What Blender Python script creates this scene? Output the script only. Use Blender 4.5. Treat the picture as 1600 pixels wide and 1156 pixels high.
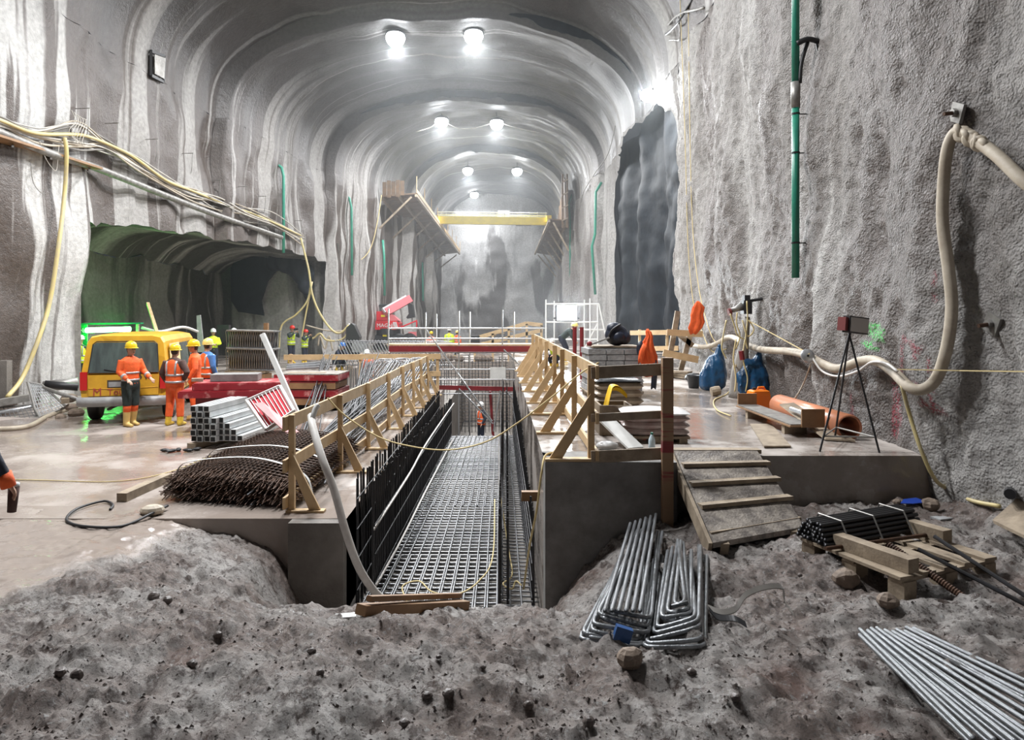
import bpy, math, random
import numpy as np
from mathutils import Vector, Matrix, Euler

for o in list(bpy.data.objects): bpy.data.objects.remove(o)
SC = bpy.context.scene
COL = SC.collection
R = math.radians
random.seed(7)

# ------------------------------------------------------------ camera
F, VX, VY, CZ = 1100.0, 780.0, 492.0, 2.4      # focal length in px, vanishing point, eye height (m)
cam = bpy.data.cameras.new('camera'); cam_o = bpy.data.objects.new('camera', cam); COL.objects.link(cam_o)
cam.sensor_fit = 'HORIZONTAL'; cam.sensor_width = 36.0; cam.lens = 36.0*F/1600.0
cam.shift_x = (800-VX)/1600.0; cam.shift_y = (VY-578)/1600.0
cam.clip_start = 0.05; cam.clip_end = 400
cam_o.location = (0, 0, CZ); cam_o.rotation_euler = (R(90), 0, 0)
SC.camera = cam_o

# ------------------------------------------------------------ world, exposure
wd = bpy.data.worlds.new('world'); SC.world = wd; wd.use_nodes = True
wd.node_tree.nodes['Background'].inputs[0].default_value = (0.80, 0.86, 1.0, 1)
wd.node_tree.nodes['Background'].inputs[1].default_value = 0.045
SC.view_settings.view_transform = 'Standard'; SC.view_settings.look = 'None'
SC.view_settings.gamma = 1.0; SC.view_settings.use_curve_mapping = False
SC.view_settings.exposure = 0.0
SC.cycles.diffuse_bounces = 3; SC.cycles.glossy_bounces = 3; SC.cycles.volume_bounces = 0; SC.cycles.adaptive_threshold = 0.025
LAMP_W = 1500.0           # watts of one vault floodlight
LAMP_COL = (0.97, 0.985, 1.0)

# ------------------------------------------------------------ geometry helpers
def P(px, py, d): return Vector(((px-VX)/F*d, d, CZ-(py-VY)/F*d))
def G(px, py, z=0.0):
    d = (CZ-z)*F/(py-VY); return Vector(((px-VX)/F*d, d, z))
def V(*a): return Vector(a)
def sm(a, b, x):
    t = np.clip((np.asarray(x, float)-a)/(b-a), 0, 1); return t*t*(3-2*t)
def _h(ix, iy, iz, s):
    n = (ix*374761393 + iy*668265263 + iz*2147483647 + s*974634541) & 0xffffffff
    n = ((n ^ (n >> 13))*1274126177) & 0xffffffff
    return ((n ^ (n >> 16)) & 0xffff)/65535.0
def vnoise(x, y, z=0.0, s=0):
    x, y, z = np.broadcast_arrays(np.asarray(x, float), np.asarray(y, float), np.asarray(z, float))
    ix, iy, iz = np.floor(x).astype(np.int64), np.floor(y).astype(np.int64), np.floor(z).astype(np.int64)
    fx, fy, fz = x-ix, y-iy, z-iz
    fx, fy, fz = (t*t*(3-2*t) for t in (fx, fy, fz))
    r = 0
    for a in (0, 1):
        for b in (0, 1):
            for c in (0, 1):
                w = (fx if a else 1-fx)*(fy if b else 1-fy)*(fz if c else 1-fz)
                r = r + w*_h(ix+a, iy+b, iz+c, s)
    return r*2-1
def fbm(x, y, z=0.0, o=4, s=0):
    r, a, f = 0, 1.0, 1.0
    for k in range(o):
        r = r + a*vnoise(np.asarray(x)*f, np.asarray(y)*f, np.asarray(z)*f, s+k*17); a *= .5; f *= 2.03
    return r
def spline(pts, n=8):
    p = [Vector(q) for q in pts]; p = [p[0]*2-p[1]]+p+[p[-1]*2-p[-2]]; out = []
    for i in range(1, len(p)-2):
        a, b, c, d = p[i-1:i+3]
        for k in range(n):
            t = k/n
            out.append(.5*((2*b)+(c-a)*t+(2*a-5*b+4*c-d)*t*t+(3*b-a-3*c+d)*t**3))
    out.append(p[-2]); return out
def sag(a, b, s, n=12):
    a, b = Vector(a), Vector(b)
    return [a.lerp(b, k/n)-V(0, 0, s*4*(k/n)*(1-k/n)) for k in range(n+1)]

class MB:
    def __init__(self): self.v = []; self.f = []; self.mi = []; self.cur = 0; self.uv = None
    def add(self, vs, fs):
        o = len(self.v); self.v += [tuple(q) for q in vs]; self.f += [tuple(i+o for i in f) for f in fs]
        self.mi += [self.cur]*len(fs); return self
    def m(self, i): self.cur = i; return self
    def box(self, c, s, M=None):
        vs = [V(x*s[0]/2, y*s[1]/2, z*s[2]/2) for z in (-1, 1) for y in (-1, 1) for x in (-1, 1)]
        if M is not None: vs = [M @ q for q in vs]
        c = Vector(c)
        return self.add([q+c for q in vs], [(0,2,3,1),(4,5,7,6),(0,1,5,4),(2,6,7,3),(0,4,6,2),(1,3,7,5)])
    def beam(self, a, b, w, h, up=(0, 0, 1)):
        a, b = Vector(a), Vector(b); d = (b-a).normalized(); up = Vector(up)
        s = d.cross(up)
        if s.length < 1e-4: s = d.cross(V(1, 0, 0))
        s.normalize(); u = s.cross(d).normalized()
        vs = [q+s*(i*w/2)+u*(j*h/2) for q in (a, b) for j in (-1, 1) for i in (-1, 1)]
        return self.add(vs, [(0,1,3,2),(4,6,7,5),(0,4,5,1),(2,3,7,6),(0,2,6,4),(1,5,7,3)])
    def tube(self, pts, r, n=6, cap=True):
        pts = [Vector(q) for q in pts]; m = len(pts)
        rs = r if isinstance(r, (list, tuple)) else [r]*m
        t0 = (pts[1]-pts[0]).normalized(); u = t0.orthogonal().normalized(); vs = []
        for i in range(m):
            t = (pts[min(i+1, m-1)]-pts[max(i-1, 0)])
            t = t.normalized() if t.length > 1e-9 else t0
            u = u-t*u.dot(t); u = u.normalized() if u.length > 1e-6 else t.orthogonal().normalized(); w = t.cross(u)
            for k in range(n):
                a = 2*math.pi*k/n; vs.append(pts[i]+(u*math.cos(a)+w*math.sin(a))*rs[i])
        fs = [(i*n+k, i*n+(k+1) % n, (i+1)*n+(k+1) % n, (i+1)*n+k) for i in range(m-1) for k in range(n)]
        if cap: fs += [tuple(range(n-1, -1, -1)), tuple((m-1)*n+k for k in range(n))]
        return self.add(vs, fs)
    def rings(self, rs, cap=True, closed=True):
        n = len(rs[0]); m = len(rs); vs = [q for r in rs for q in r]
        kk = n if closed else n-1
        fs = [(i*n+k, i*n+(k+1) % n, (i+1)*n+(k+1) % n, (i+1)*n+k) for i in range(m-1) for k in range(kk)]
        if cap: fs += [tuple(range(n-1, -1, -1)), tuple((m-1)*n+k for k in range(n))]
        return self.add(vs, fs)
    def ell(self, stations, n=12):
        """stations: (centre, rx, ry[, side vector, front vector])"""
        rs = []
        for st in stations:
            c, rx, ry = Vector(st[0]), st[1], st[2]
            sx = Vector(st[3]) if len(st) > 3 else V(1, 0, 0); sy = Vector(st[4]) if len(st) > 4 else V(0, 1, 0)
            rs.append([c+sx*(rx*math.cos(2*math.pi*k/n))+sy*(ry*math.sin(2*math.pi*k/n)) for k in range(n)])
        return self.rings(rs)
    def lathe(self, prof, n=16, c=(0, 0, 0), M=None):
        c = Vector(c); rs = []
        for r, z in prof:
            q = [V(r*math.cos(2*math.pi*k/n), r*math.sin(2*math.pi*k/n), z) for k in range(n)]
            rs.append([c+(M @ x if M else x) for x in q])
        return self.rings(rs)
    def ball(self, c, r, nu=10, nv=7, M=None):
        r = r if isinstance(r, (tuple, list)) else (r, r, r); c = Vector(c); rs = []
        for j in range(nv+1):
            p = math.pi*(j/nv)*.998+.003-math.pi/2
            q = [V(r[0]*math.cos(p)*math.cos(2*math.pi*k/nu), r[1]*math.cos(p)*math.sin(2*math.pi*k/nu), r[2]*math.sin(p)) for k in range(nu)]
            rs.append([c+(M @ x if M else x) for x in q])
        return self.rings(rs)
    def poly(self, pts, off):
        """polygon pts extruded by vector off"""
        pts = [Vector(q) for q in pts]; off = Vector(off); n = len(pts)
        return self.add(pts+[q+off for q in pts], [tuple(range(n-1, -1, -1)), tuple(range(n, 2*n))]+[(k, (k+1) % n, n+(k+1) % n, n+k) for k in range(n)])
    def grid(self, A, uv=None, flip=False, mask=None):
        """A: (m,n,3) array"""
        m, n = A.shape[:2]; o = len(self.v); self.v += [tuple(q) for q in A.reshape(-1, 3).tolist()]
        for i in range(m-1):
            for j in range(n-1):
                if mask is not None and not mask[i, j]: continue
                q = (o+i*n+j, o+i*n+j+1, o+(i+1)*n+j+1, o+(i+1)*n+j)
                self.f.append(q[::-1] if flip else q); self.mi.append(self.cur)
        if uv is not None:
            self.uv = (self.uv or {}); 
            for k, q in enumerate(uv.reshape(-1, 2).tolist()): self.uv[o+k] = q
        return self
    def mesh(self, name, mats, smooth=False, off=(0, 0, 0)):
        me = bpy.data.meshes.new(name); off = Vector(off)
        vs = self.v if off.length == 0 else [(q[0]-off.x, q[1]-off.y, q[2]-off.z) for q in self.v]
        me.from_pydata(vs, [], self.f)
        mats = mats if isinstance(mats, (list, tuple)) else [mats]
        for mm in mats: me.materials.append(mm)
        if len(mats) > 1: me.polygons.foreach_set('material_index', self.mi)
        if self.uv:
            L = me.uv_layers.new(name='UVMap'); idx = np.zeros(len(me.loops), np.int32); me.loops.foreach_get('vertex_index', idx)
            T = np.zeros((len(self.v), 2), np.float32)
            for k, q in self.uv.items(): T[k] = q
            L.data.foreach_set('uv', T[idx].ravel())
        if smooth: me.polygons.foreach_set('use_smooth', [True]*len(me.polygons))
        me.update(); return me
    def base(self):
        a = np.array(self.v); return Vector(((a[:, 0].min()+a[:, 0].max())/2, (a[:, 1].min()+a[:, 1].max())/2, a[:, 2].min()))

OFF = {}
def link(name, me, parent=None):
    o = bpy.data.objects.new(name, me); COL.objects.link(o)
    if parent is not None: o.parent = parent
    return o
def tag(o, label, cat, group=None):
    o['label'] = label; o['category'] = cat
    if group: o['group'] = group
    return o
def thing(name, label, cat, loc=(0, 0, 0), rz=0.0, group=None, world=False):
    o = link(name, None); o.location = loc; o.rotation_euler = (0, 0, rz); o.empty_display_size = .1
    if world: OFF[o.name] = Vector(loc)
    return tag(o, label, cat, group)
def part(name, mb, mat, parent, smooth=False, kind=None, label=None):
    off = OFF.get(parent.name, Vector((0, 0, 0)))
    o = link(name, mb.mesh(name, mat, smooth, off), parent)
    if parent.name in OFF: OFF[o.name] = off
    if kind: o['kind'] = kind
    if label: o['label'] = label
    return o
def single(name, mb, mat, label, cat, group=None, smooth=False):
    b = mb.base(); o = link(name, mb.mesh(name, mat, smooth, b)); o.location = b
    OFF[o.name] = b
    return tag(o, label, cat, group)
def struct(name, mb, mat, smooth=False, parent=None):
    o = link(name, mb.mesh(name, mat, smooth), parent)
    if parent is None: o['kind'] = 'structure'
    return o
def copy_tree(o, parent=None):
    c = o.copy(); COL.objects.link(c); c.parent = parent
    for ch in o.children: copy_tree(ch, c)
    return c
UNIT = {}
def unit_bar(mat, n=6):
    k = (mat.name, n)
    if k not in UNIT:
        mb = MB().tube([(0, 0, 0), (0, 0, 1)], 1.0, n); UNIT[k] = mb.mesh('bar', mat, True)
    return UNIT[k]
def bar(name, a, b, r, mat, parent, n=6):
    off = OFF.get(parent.name, Vector((0, 0, 0))) if parent is not None else Vector((0, 0, 0))
    a, b = Vector(a)-off, Vector(b)-off; o = link(name, unit_bar(mat, n), parent); d = b-a
    o.location = a; o.rotation_mode = 'QUATERNION'; o.rotation_quaternion = d.to_track_quat('Z', 'Y'); o.scale = (r, r, d.length)
    if parent is not None and parent.name in OFF: OFF[o.name] = off
    return o
def rotz(a): return Matrix.Rotation(a, 3, 'Z')

# ------------------------------------------------------------ materials
def mat(name, c1, c2=None, rough=.6, metal=0.0, scale=6.0, detail=6.0, bump=0.0, bscale=None, r2=None, stretch=None, lo=.35, hi=.65, coord='Object', spec=.5):
    m = bpy.data.materials.new(name); m.use_nodes = True; nt = m.node_tree; N = nt.nodes; L = nt.links
    b = N['Principled BSDF']; b.inputs['Roughness'].default_value = rough; b.inputs['Metallic'].default_value = metal
    b.inputs['Specular IOR Level'].default_value = spec
    b.inputs['Base Color'].default_value = (*c1, 1)
    if c2 is not None or bump or r2 is not None:
        tc = N.new('ShaderNodeTexCoord'); mp = N.new('ShaderNodeMapping'); L.new(tc.outputs[coord], mp.inputs[0])
        if stretch: mp.inputs['Scale'].default_value = stretch
        nz = N.new('ShaderNodeTexNoise'); nz.inputs['Scale'].default_value = scale; nz.inputs['Detail'].default_value = detail
        nz.inputs['Roughness'].default_value = .62
        L.new(mp.outputs[0], nz.inputs['Vector'])
        mr = N.new('ShaderNodeMapRange'); mr.inputs[1].default_value = lo; mr.inputs[2].default_value = hi; L.new(nz.outputs['Fac'], mr.inputs[0])
        if c2 is not None:
            mx = N.new('ShaderNodeMix'); mx.data_type = 'RGBA'; mx.inputs[6].default_value = (*c1, 1); mx.inputs[7].default_value = (*c2, 1)
            L.new(mr.outputs[0], mx.inputs[0]); L.new(mx.outputs[2], b.inputs['Base Color'])
        if r2 is not None:
            m2 = N.new('ShaderNodeMapRange'); m2.inputs[1].default_value = lo; m2.inputs[2].default_value = hi
            m2.inputs[3].default_value = rough; m2.inputs[4].default_value = r2; L.new(nz.outputs['Fac'], m2.inputs[0]); L.new(m2.outputs[0], b.inputs['Roughness'])
        if bump:
            n2 = N.new('ShaderNodeTexNoise'); n2.inputs['Scale'].default_value = bscale or scale*4; n2.inputs['Detail'].default_value = 5
            L.new(mp.outputs[0], n2.inputs['Vector'])
            bp = N.new('ShaderNodeBump'); bp.inputs['Strength'].default_value = bump; bp.inputs['Distance'].default_value = .03
            L.new(n2.outputs['Fac'], bp.inputs['Height']); L.new(bp.outputs[0], b.inputs['Normal'])
    return m
def emit(name, c, s):
    m = bpy.data.materials.new(name); m.use_nodes = True; nt = m.node_tree; b = nt.nodes['Principled BSDF']
    b.inputs['Base Color'].default_value = (*c, 1); b.inputs['Emission Color'].default_value = (*c, 1); b.inputs['Emission Strength'].default_value = s
    return m

def wall_mat(name, light, mid, dark, su=.9, sv=.05, th=(.44, .56), pebble=60.0, pb=.5, rough=.75, paint=False, fine=.55, vault=None):
    """sprayed concrete with wet streaks that run down the profile: UV = (metres along, metres up)"""
    m = bpy.data.materials.new(name); m.use_nodes = True; nt = m.node_tree; N = nt.nodes; L = nt.links; b = N['Principled BSDF']
    uv = N.new('ShaderNodeUVMap'); geo = N.new('ShaderNodeNewGeometry')
    def noise(sx, sy, det, dist=0.0, seed=0.0):
        mp = N.new('ShaderNodeMapping'); mp.inputs['Scale'].default_value = (sx, sy, 1); mp.inputs['Location'].default_value = (seed, seed*.37, 0)
        L.new(uv.outputs[0], mp.inputs[0]); n = N.new('ShaderNodeTexNoise'); n.inputs['Scale'].default_value = 1; n.inputs['Detail'].default_value = det
        n.inputs['Distortion'].default_value = dist; n.inputs['Roughness'].default_value = .55; L.new(mp.outputs[0], n.inputs['Vector']); return n.outputs['Fac']
    def ramp(x, a, c):
        r = N.new('ShaderNodeMapRange'); r.interpolation_type = 'SMOOTHSTEP'; r.inputs[1].default_value = a; r.inputs[2].default_value = c; L.new(x, r.inputs[0]); return r.outputs[0]
    def mix(f, c1, c2):
        x = N.new('ShaderNodeMix'); x.data_type = 'RGBA'
        for s, c in ((6, c1), (7, c2)):
            if isinstance(c, tuple): x.inputs[s].default_value = (*c, 1)
            else: L.new(c, x.inputs[s])
        if isinstance(f, float): x.inputs[0].default_value = f
        else: L.new(f, x.inputs[0])
        return x.outputs[2]
    def mul(a, c):
        x = N.new('ShaderNodeMath'); x.operation = 'MULTIPLY'; L.new(a, x.inputs[0])
        if isinstance(c, float): x.inputs[1].default_value = c
        else: L.new(c, x.inputs[1])
        return x.outputs[0]
    broad = noise(su*.35, sv*1.6, 3, .3, 3.1)
    strk = noise(su, sv, 4, .25, 11.7)
    thin = noise(su*3.2, sv*1.4, 4, .2, 27.3)
    white = noise(su*4.2, sv*2.0, 3, .2, 53.9)
    col = mix(ramp(broad, .35, .65), light, mid)
    f_dark = ramp(strk, th[0], th[1])
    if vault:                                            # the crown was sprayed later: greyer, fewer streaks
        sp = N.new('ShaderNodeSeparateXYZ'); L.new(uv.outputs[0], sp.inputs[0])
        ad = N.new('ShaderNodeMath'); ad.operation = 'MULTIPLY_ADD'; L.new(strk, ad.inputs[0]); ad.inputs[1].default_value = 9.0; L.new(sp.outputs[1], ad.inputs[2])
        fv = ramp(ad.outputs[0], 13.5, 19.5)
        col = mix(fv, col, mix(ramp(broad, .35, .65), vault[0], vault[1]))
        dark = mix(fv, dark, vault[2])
    col = mix(f_dark, col, dark)
    col = mix(mul(ramp(thin, .55, .68), fine), col, dark)
    col = mix(mul(ramp(white, .62, .72), .6), col, tuple(min(1, c*1.25) for c in light))
    tcn = N.new('ShaderNodeTexNoise'); tcn.inputs['Scale'].default_value = 7; tcn.inputs['Detail'].default_value = 6; L.new(geo.outputs['Position'], tcn.inputs['Vector'])
    spk = N.new('ShaderNodeMapRange'); spk.inputs[1].default_value = .3; spk.inputs[2].default_value = .7; spk.inputs[3].default_value = .78; spk.inputs[4].default_value = 1.15; L.new(tcn.outputs['Fac'], spk.inputs[0])
    x = N.new('ShaderNodeVectorMath'); x.operation = 'SCALE'; L.new(col, x.inputs[0]); L.new(spk.outputs[0], x.inputs['Scale']); col = x.outputs[0]
    if paint:
        at = N.new('ShaderNodeAttribute'); at.attribute_name = 'paint'
        sn = N.new('ShaderNodeTexNoise'); sn.inputs['Scale'].default_value = 38; sn.inputs['Detail'].default_value = 3; L.new(geo.outputs['Position'], sn.inputs['Vector'])
        pf = ramp(sn.outputs['Fac'], .42, .56)
        col = mix(mul(at.outputs['Alpha'], pf), col, at.outputs['Color'])
    L.new(col, b.inputs['Base Color'])
    rg = N.new('ShaderNodeMapRange'); rg.inputs[3].default_value = rough; rg.inputs[4].default_value = max(.42, rough-.30); L.new(f_dark, rg.inputs[0]); L.new(rg.outputs[0], b.inputs['Roughness'])
    vo = N.new('ShaderNodeTexVoronoi'); vo.feature = 'SMOOTH_F1'; vo.inputs['Scale'].default_value = pebble; vo.inputs['Smoothness'].default_value = .6
    L.new(geo.outputs['Position'], vo.inputs['Vector'])
    big = N.new('ShaderNodeTexNoise'); big.inputs['Scale'].default_value = 7.0; big.inputs['Detail'].default_value = 7; big.inputs['Roughness'].default_value = .65; L.new(geo.outputs['Position'], big.inputs['Vector'])
    b1 = N.new('ShaderNodeBump'); b1.inputs['Strength'].default_value = pb; b1.inputs['Distance'].default_value = .12; L.new(big.outputs['Fac'], b1.inputs['Height'])
    b2 = N.new('ShaderNodeBump'); b2.invert = True; b2.inputs['Strength'].default_value = pb; b2.inputs['Distance'].default_value = .02
    L.new(vo.outputs['Distance'], b2.inputs['Height']); L.new(b1.outputs[0], b2.inputs['Normal']); L.new(b2.outputs[0], b.inputs['Normal'])
    return m

M = {}
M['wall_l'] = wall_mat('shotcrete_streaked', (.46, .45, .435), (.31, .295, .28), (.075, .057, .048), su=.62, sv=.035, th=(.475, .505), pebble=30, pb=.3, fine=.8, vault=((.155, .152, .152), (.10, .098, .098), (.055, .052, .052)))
M['vault'] = wall_mat('shotcrete_vault', (.27, .265, .265), (.18, .178, .178), (.07, .068, .068), su=.40, sv=.09, th=(.50, .60), pebble=20, pb=.3, fine=.5, rough=.95)
M['wall_r'] = wall_mat('shotcrete_pebbled', (.43, .415, .40), (.25, .23, .215), (.145, .122, .11), su=.30, sv=.06, th=(.50, .62), pebble=36, pb=1.0, rough=.75, paint=True, fine=.45)
M['wall_far'] = wall_mat('shotcrete_far', (.46, .46, .46), (.33, .33, .335), (.12, .115, .115), su=.25, sv=.10, th=(.50, .55), pebble=8, pb=.2, fine=.3)
M['niche'] = wall_mat('shotcrete_niche', (.40, .39, .36), (.22, .21, .19), (.07, .066, .06), su=.5, sv=.05, th=(.46, .56), pebble=16, pb=.3)
M['concrete'] = mat('concrete_formed', (.25, .245, .235), (.15, .142, .135), rough=.75, scale=2.5, bump=.15, bscale=40)
M['concrete_dirty'] = mat('concrete_muddy', (.22, .20, .18), (.13, .115, .10), rough=.7, scale=1.6, bump=.3, bscale=30)
def floor_mat(name, c1, c2, wet_lo, wet_hi, scale, pud=.06):
    m = mat(name, c1, c2, rough=pud, r2=.55, scale=scale, detail=8, lo=wet_lo, hi=wet_hi, bump=.10, bscale=16, coord='Object')
    return m
M['floor_wet'] = floor_mat('wet_mud_floor', (.27, .225, .195), (.36, .315, .285), .46, .62, .55)
M['slab_wet'] = floor_mat('wet_slab', (.24, .205, .18), (.40, .36, .33), .45, .60, .8)
# ------------------------------------------------------------ the cavern
def XL(d): return np.interp(d, [-2, 17.6, 30, 40, 48, 56, 76], [-12.7, -12.5, -12.0, -10.6, -8.7, -7.3, -6.3])
def XR(d): return np.interp(d, [-2, 5, 7.2, 8, 12, 15, 22, 23.5, 38, 56, 76], [5.2, 5.1, 5.05, 4.97, 5.12, 5.35, 5.75, 6.05, 6.15, 5.5, 6.1])
SPR, CRN, DEND = 10.8, 15.6, 76.0
STEPS = [-2, 30, 41.5, 55, 66, 90]
def inset(d):
    d = np.asarray(d, float); r = np.zeros_like(d)
    for a, b in zip(STEPS[:-1], STEPS[1:]):
        k = (d >= a) & (d < b); amp = .0 if a < 0 else .55
        r[k] = amp*(1-np.clip((d[k]-a)/(b-a)*1.6, 0, 1))
    return r
def dcols(a, b, step):
    c = list(np.arange(a, b, step))+[b]
    for s in STEPS[1:-1]:
        if a < s < b: c += [s-.004, s+.25]
    return np.array(sorted(c))
def wall_disp(d, z, s, amp=.28):
    return amp*fbm(d*.35, z*.22, 0, 4, s)+.10*fbm(d*1.4, z*.5, 0, 3, s+5)
def niche_top(d): return np.interp(d, [21, 23, 28, 34, 41], [5.15, 5.35, 5.6, 5.75, 5.5])+.10*fbm(np.asarray(d)*1.3, 0, 0, 3, 91)
def portal_top(d): return np.interp(d, [23.5, 24.5, 27, 31, 36, 38], [8.3, 9.5, 10.5, 10.7, 10.3, 9.5])+.1*fbm(np.asarray(d)*1.5, 0, 0, 3, 92)
def left_pt(d, z):
    lean = .5*sm(6, SPR, z)*0
    return XL(d)+inset(d)*.8+wall_disp(d, z, 21)+lean
def right_pt(d, z):
    return XR(d)-inset(d)*.5+wall_disp(d, z, 33, .22)*sm(-.5, 2, z)

def side_wall(name, fx, zb, ranges, step, rows, material, flip):
    mb = MB()
    for a, b, fzb in ranges:
        dd = dcols(a, b, step(a)); t = np.linspace(0, 1, rows)
        D, T = np.meshgrid(dd, t, indexing='ij'); B = fzb(D) if fzb else np.full_like(D, zb)
        Z = B+(SPR-B)*T; X = fx(D, Z)
        mb.grid(np.stack([X, D, Z], -1), np.stack([D, Z], -1), flip)
    return struct(name, mb, material, True)
wl = side_wall('wall_left', left_pt, -.3, [(-2, 21, None), (21, 41, niche_top), (41, DEND, None)], lambda a: .3, 48, M['wall_l'], True)
# right wall: fine mesh near the camera so that the sprayed relief is real
mbr = MB()
for a, b, st, rows, fz in ((-2, 5.5, .3, 40, None), (5.5, 23.5, .06, 190, None), (23.5, 38, .25, 30, portal_top), (38, DEND, .4, 40, None)):
    dd = dcols(a, b, st); t = np.linspace(0, 1, rows); D, T = np.meshgrid(dd, t, indexing='ij')
    B = fz(D) if fz else np.full_like(D, -.4); Z = B+(SPR-B)*T; X = right_pt(D, Z)
    if st < .1:
        X = X-.022*fbm(D*10, Z*10, 0, 2, 44)-.035*fbm(D*2.6, Z*1.6, 0, 3, 45)
    # the foot of the wall flares outwards over the mud in front of the slab
    mbr.grid(np.stack([X, D, Z], -1), np.stack([D, Z], -1), False)
wr = struct('wall_right', mbr, M['wall_r'], True)
# spray-paint marks on the right wall, kept as a colour attribute of its mesh
def paint_attr(o):
    me = o.data; n = len(me.vertices); co = np.zeros(n*3, np.float32); me.vertices.foreach_get('co', co); co = co.reshape(-1, 3)
    px = VX+co[:, 0]/np.maximum(co[:, 1], .1)*F; py = VY-(co[:, 2]-CZ)/np.maximum(co[:, 1], .1)*F
    c = np.zeros((n, 4), np.float32)
    def seg(x0, y0, x1, y1, w, colr, a):
        dx, dy = x1-x0, y1-y0; t = np.clip(((px-x0)*dx+(py-y0)*dy)/(dx*dx+dy*dy+1e-6), 0, 1)
        k = (np.hypot(px-x0-t*dx, py-y0-t*dy) < w) & (co[:, 1] < 20) & (co[:, 1] > 5)
        c[k, :3] = colr; c[k, 3] = np.maximum(c[k, 3], a)
    red, grn = (.30, .012, .035), (.03, .55, .06)
    for q in ((1397, 590, 1400, 680, 5), (1403, 595, 1407, 660, 3), (1412, 530, 1437, 545, 6), (1437, 545, 1425, 560, 5), (1410, 530, 1408, 590, 3), (1459, 420, 1462, 470, 3),
              (1440, 630, 1475, 645, 5), (1452, 560, 1456, 640, 4), (1425, 600, 1440, 610, 5), (1330, 615, 1332, 645, 3)):
        seg(*q, red, .85)
    for q in ((1352, 512, 1374, 515, 7), (1374, 515, 1376, 530, 6), (1360, 520, 1370, 528, 6), (1350, 536, 1370, 545, 5)):
        seg(*q, grn, 1.0)
    at = me.attributes.new('paint', 'FLOAT_COLOR', 'POINT'); at.data.foreach_set('color', c.ravel())
paint_attr(wr)

# vault
mb = MB(); dd = dcols(-2, DEND, .4); th = np.linspace(math.pi, 0, 110)
D, T = np.meshgrid(dd, th, indexing='ij')
xl, xr = left_pt(D, np.full_like(D, SPR)), right_pt(D, np.full_like(D, SPR))
cx, hw = (xl+xr)/2, (xr-xl)/2
e = 2/2.35
ct, st_ = np.cos(T), np.sin(T)
rise = (CRN-SPR)-inset(D)
X = cx+hw*np.sign(ct)*np.abs(ct)**e; Z = SPR+rise*np.abs(st_)**e
Z = Z+.16*fbm(X*.4, D*.4, 0, 4, 61)*np.clip(st_*3, 0, 1)
arc = np.where(T > math.pi/2, SPR+(math.pi-T)*6.0, SPR+T*6.0)
mb.grid(np.stack([X, D, Z], -1), np.stack([D, arc], -1), True)
struct('ceiling', mb, M['wall_l'], True)
# end wall
mb = MB(); xx = np.linspace(-9, 8, 60); zz = np.linspace(-.3, CRN+.3, 60); A, B = np.meshgrid(xx, zz, indexing='ij')
mb.grid(np.stack([A, DEND-.6+.25*fbm(A*.4, B*.4, 0, 3, 71), B], -1), np.stack([A, B], -1), False)
struct('wall_end', mb, M['wall_far'], True)

# side niche on the left: soffit, back, far end
mb = MB(); dd = dcols(21, 42.5, .4); s = np.linspace(0, 1, 14); D, S = np.meshgrid(dd, s, indexing='ij')
zt = niche_top(np.minimum(D, 41)); x0 = left_pt(np.minimum(D, 41), zt)
X = x0+(-16.6-x0)*S; Z = zt+.5*np.sin(S*2.4)*.8+.12*fbm(D*.8, X*.8, 0, 3, 81)*np.minimum(1, S*6)-1.0*S**6
mb.grid(np.stack([X, D, Z], -1), np.stack([D, X], -1), False)
t = np.linspace(0, 1, 24); D, T = np.meshgrid(dd, t, indexing='ij'); zb = Z[:, -1][:, None]
Zb = -.2+(zb+.2)*T; mb.grid(np.stack([-16.6+.3*fbm(D*.4, Zb*.3, 0, 3, 83), D, Zb], -1), np.stack([D, Zb], -1), True)
xs = np.linspace(-17, -9.6, 26); A, T = np.meshgrid(xs, t, indexing='ij'); ZZ = -.2+6.9*T
mb.grid(np.stack([A, 42.3+.25*fbm(A*.5, ZZ*.4, 0, 3, 85), ZZ], -1), np.stack([A, ZZ], -1), False)
t2 = np.linspace(0, 1, 8); X2, T2 = np.meshgrid(np.linspace(-16.6, float(left_pt(21., 3.)), 10), t2, indexing='ij')
mb.grid(np.stack([X2, np.full_like(X2, 21.0), -.2+5.6*T2], -1), np.stack([X2, T2*5], -1), False)
struct('wall_niche', mb, M['niche'], True)

# ------------------------------------------------------------ floors, slabs, trench
def slab(name, x0, x1, d0, d1, z0, z1, material):
    return struct(name, MB().box(((x0+x1)/2, (d0+d1)/2, (z0+z1)/2), (x1-x0, d1-d0, z1-z0)), material)
TL, TR = -1.80, .50
def relief_slab(name, x0, x1, d0, d1, z0, z1, material, st, amp, seed):
    mb = MB(); xs = np.linspace(x0, x1, max(2, int((x1-x0)/st))); ds = np.linspace(d0, d1, max(2, int((d1-d0)/st)))
    A, D = np.meshgrid(xs, ds, indexing='ij'); e_ = np.minimum.reduce([A-x0, x1-A, D-d0, d1-D]); k = np.clip(e_/.15, 0, 1)
    Z = z1+amp*fbm(A*.9, D*.9, 0, 4, seed)*k; mb.grid(np.stack([A, D, Z], -1), None, True)
    c = [(x0, d0), (x1, d0), (x1, d1), (x0, d1)]
    for (xa, da), (xb, db) in zip(c, c[1:]+c[:1]): mb.add([(xa, da, z0), (xb, db, z0), (xb, db, z1), (xa, da, z1)], [(0, 1, 2, 3)])
    return struct(name, mb, material, False)
relief_slab('floor', -17.5, TL, 8.3, 23, -1.2, 0, M['floor_wet'], .18, .010, 101)
slab('floor_beside_pit', -17.5, -6.5, 23, 36, -1.2, 0, M['floor_wet'])
slab('floor_far', -17.5, 9, 36, 77, -3.0, 0, M['floor_wet'])
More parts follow.
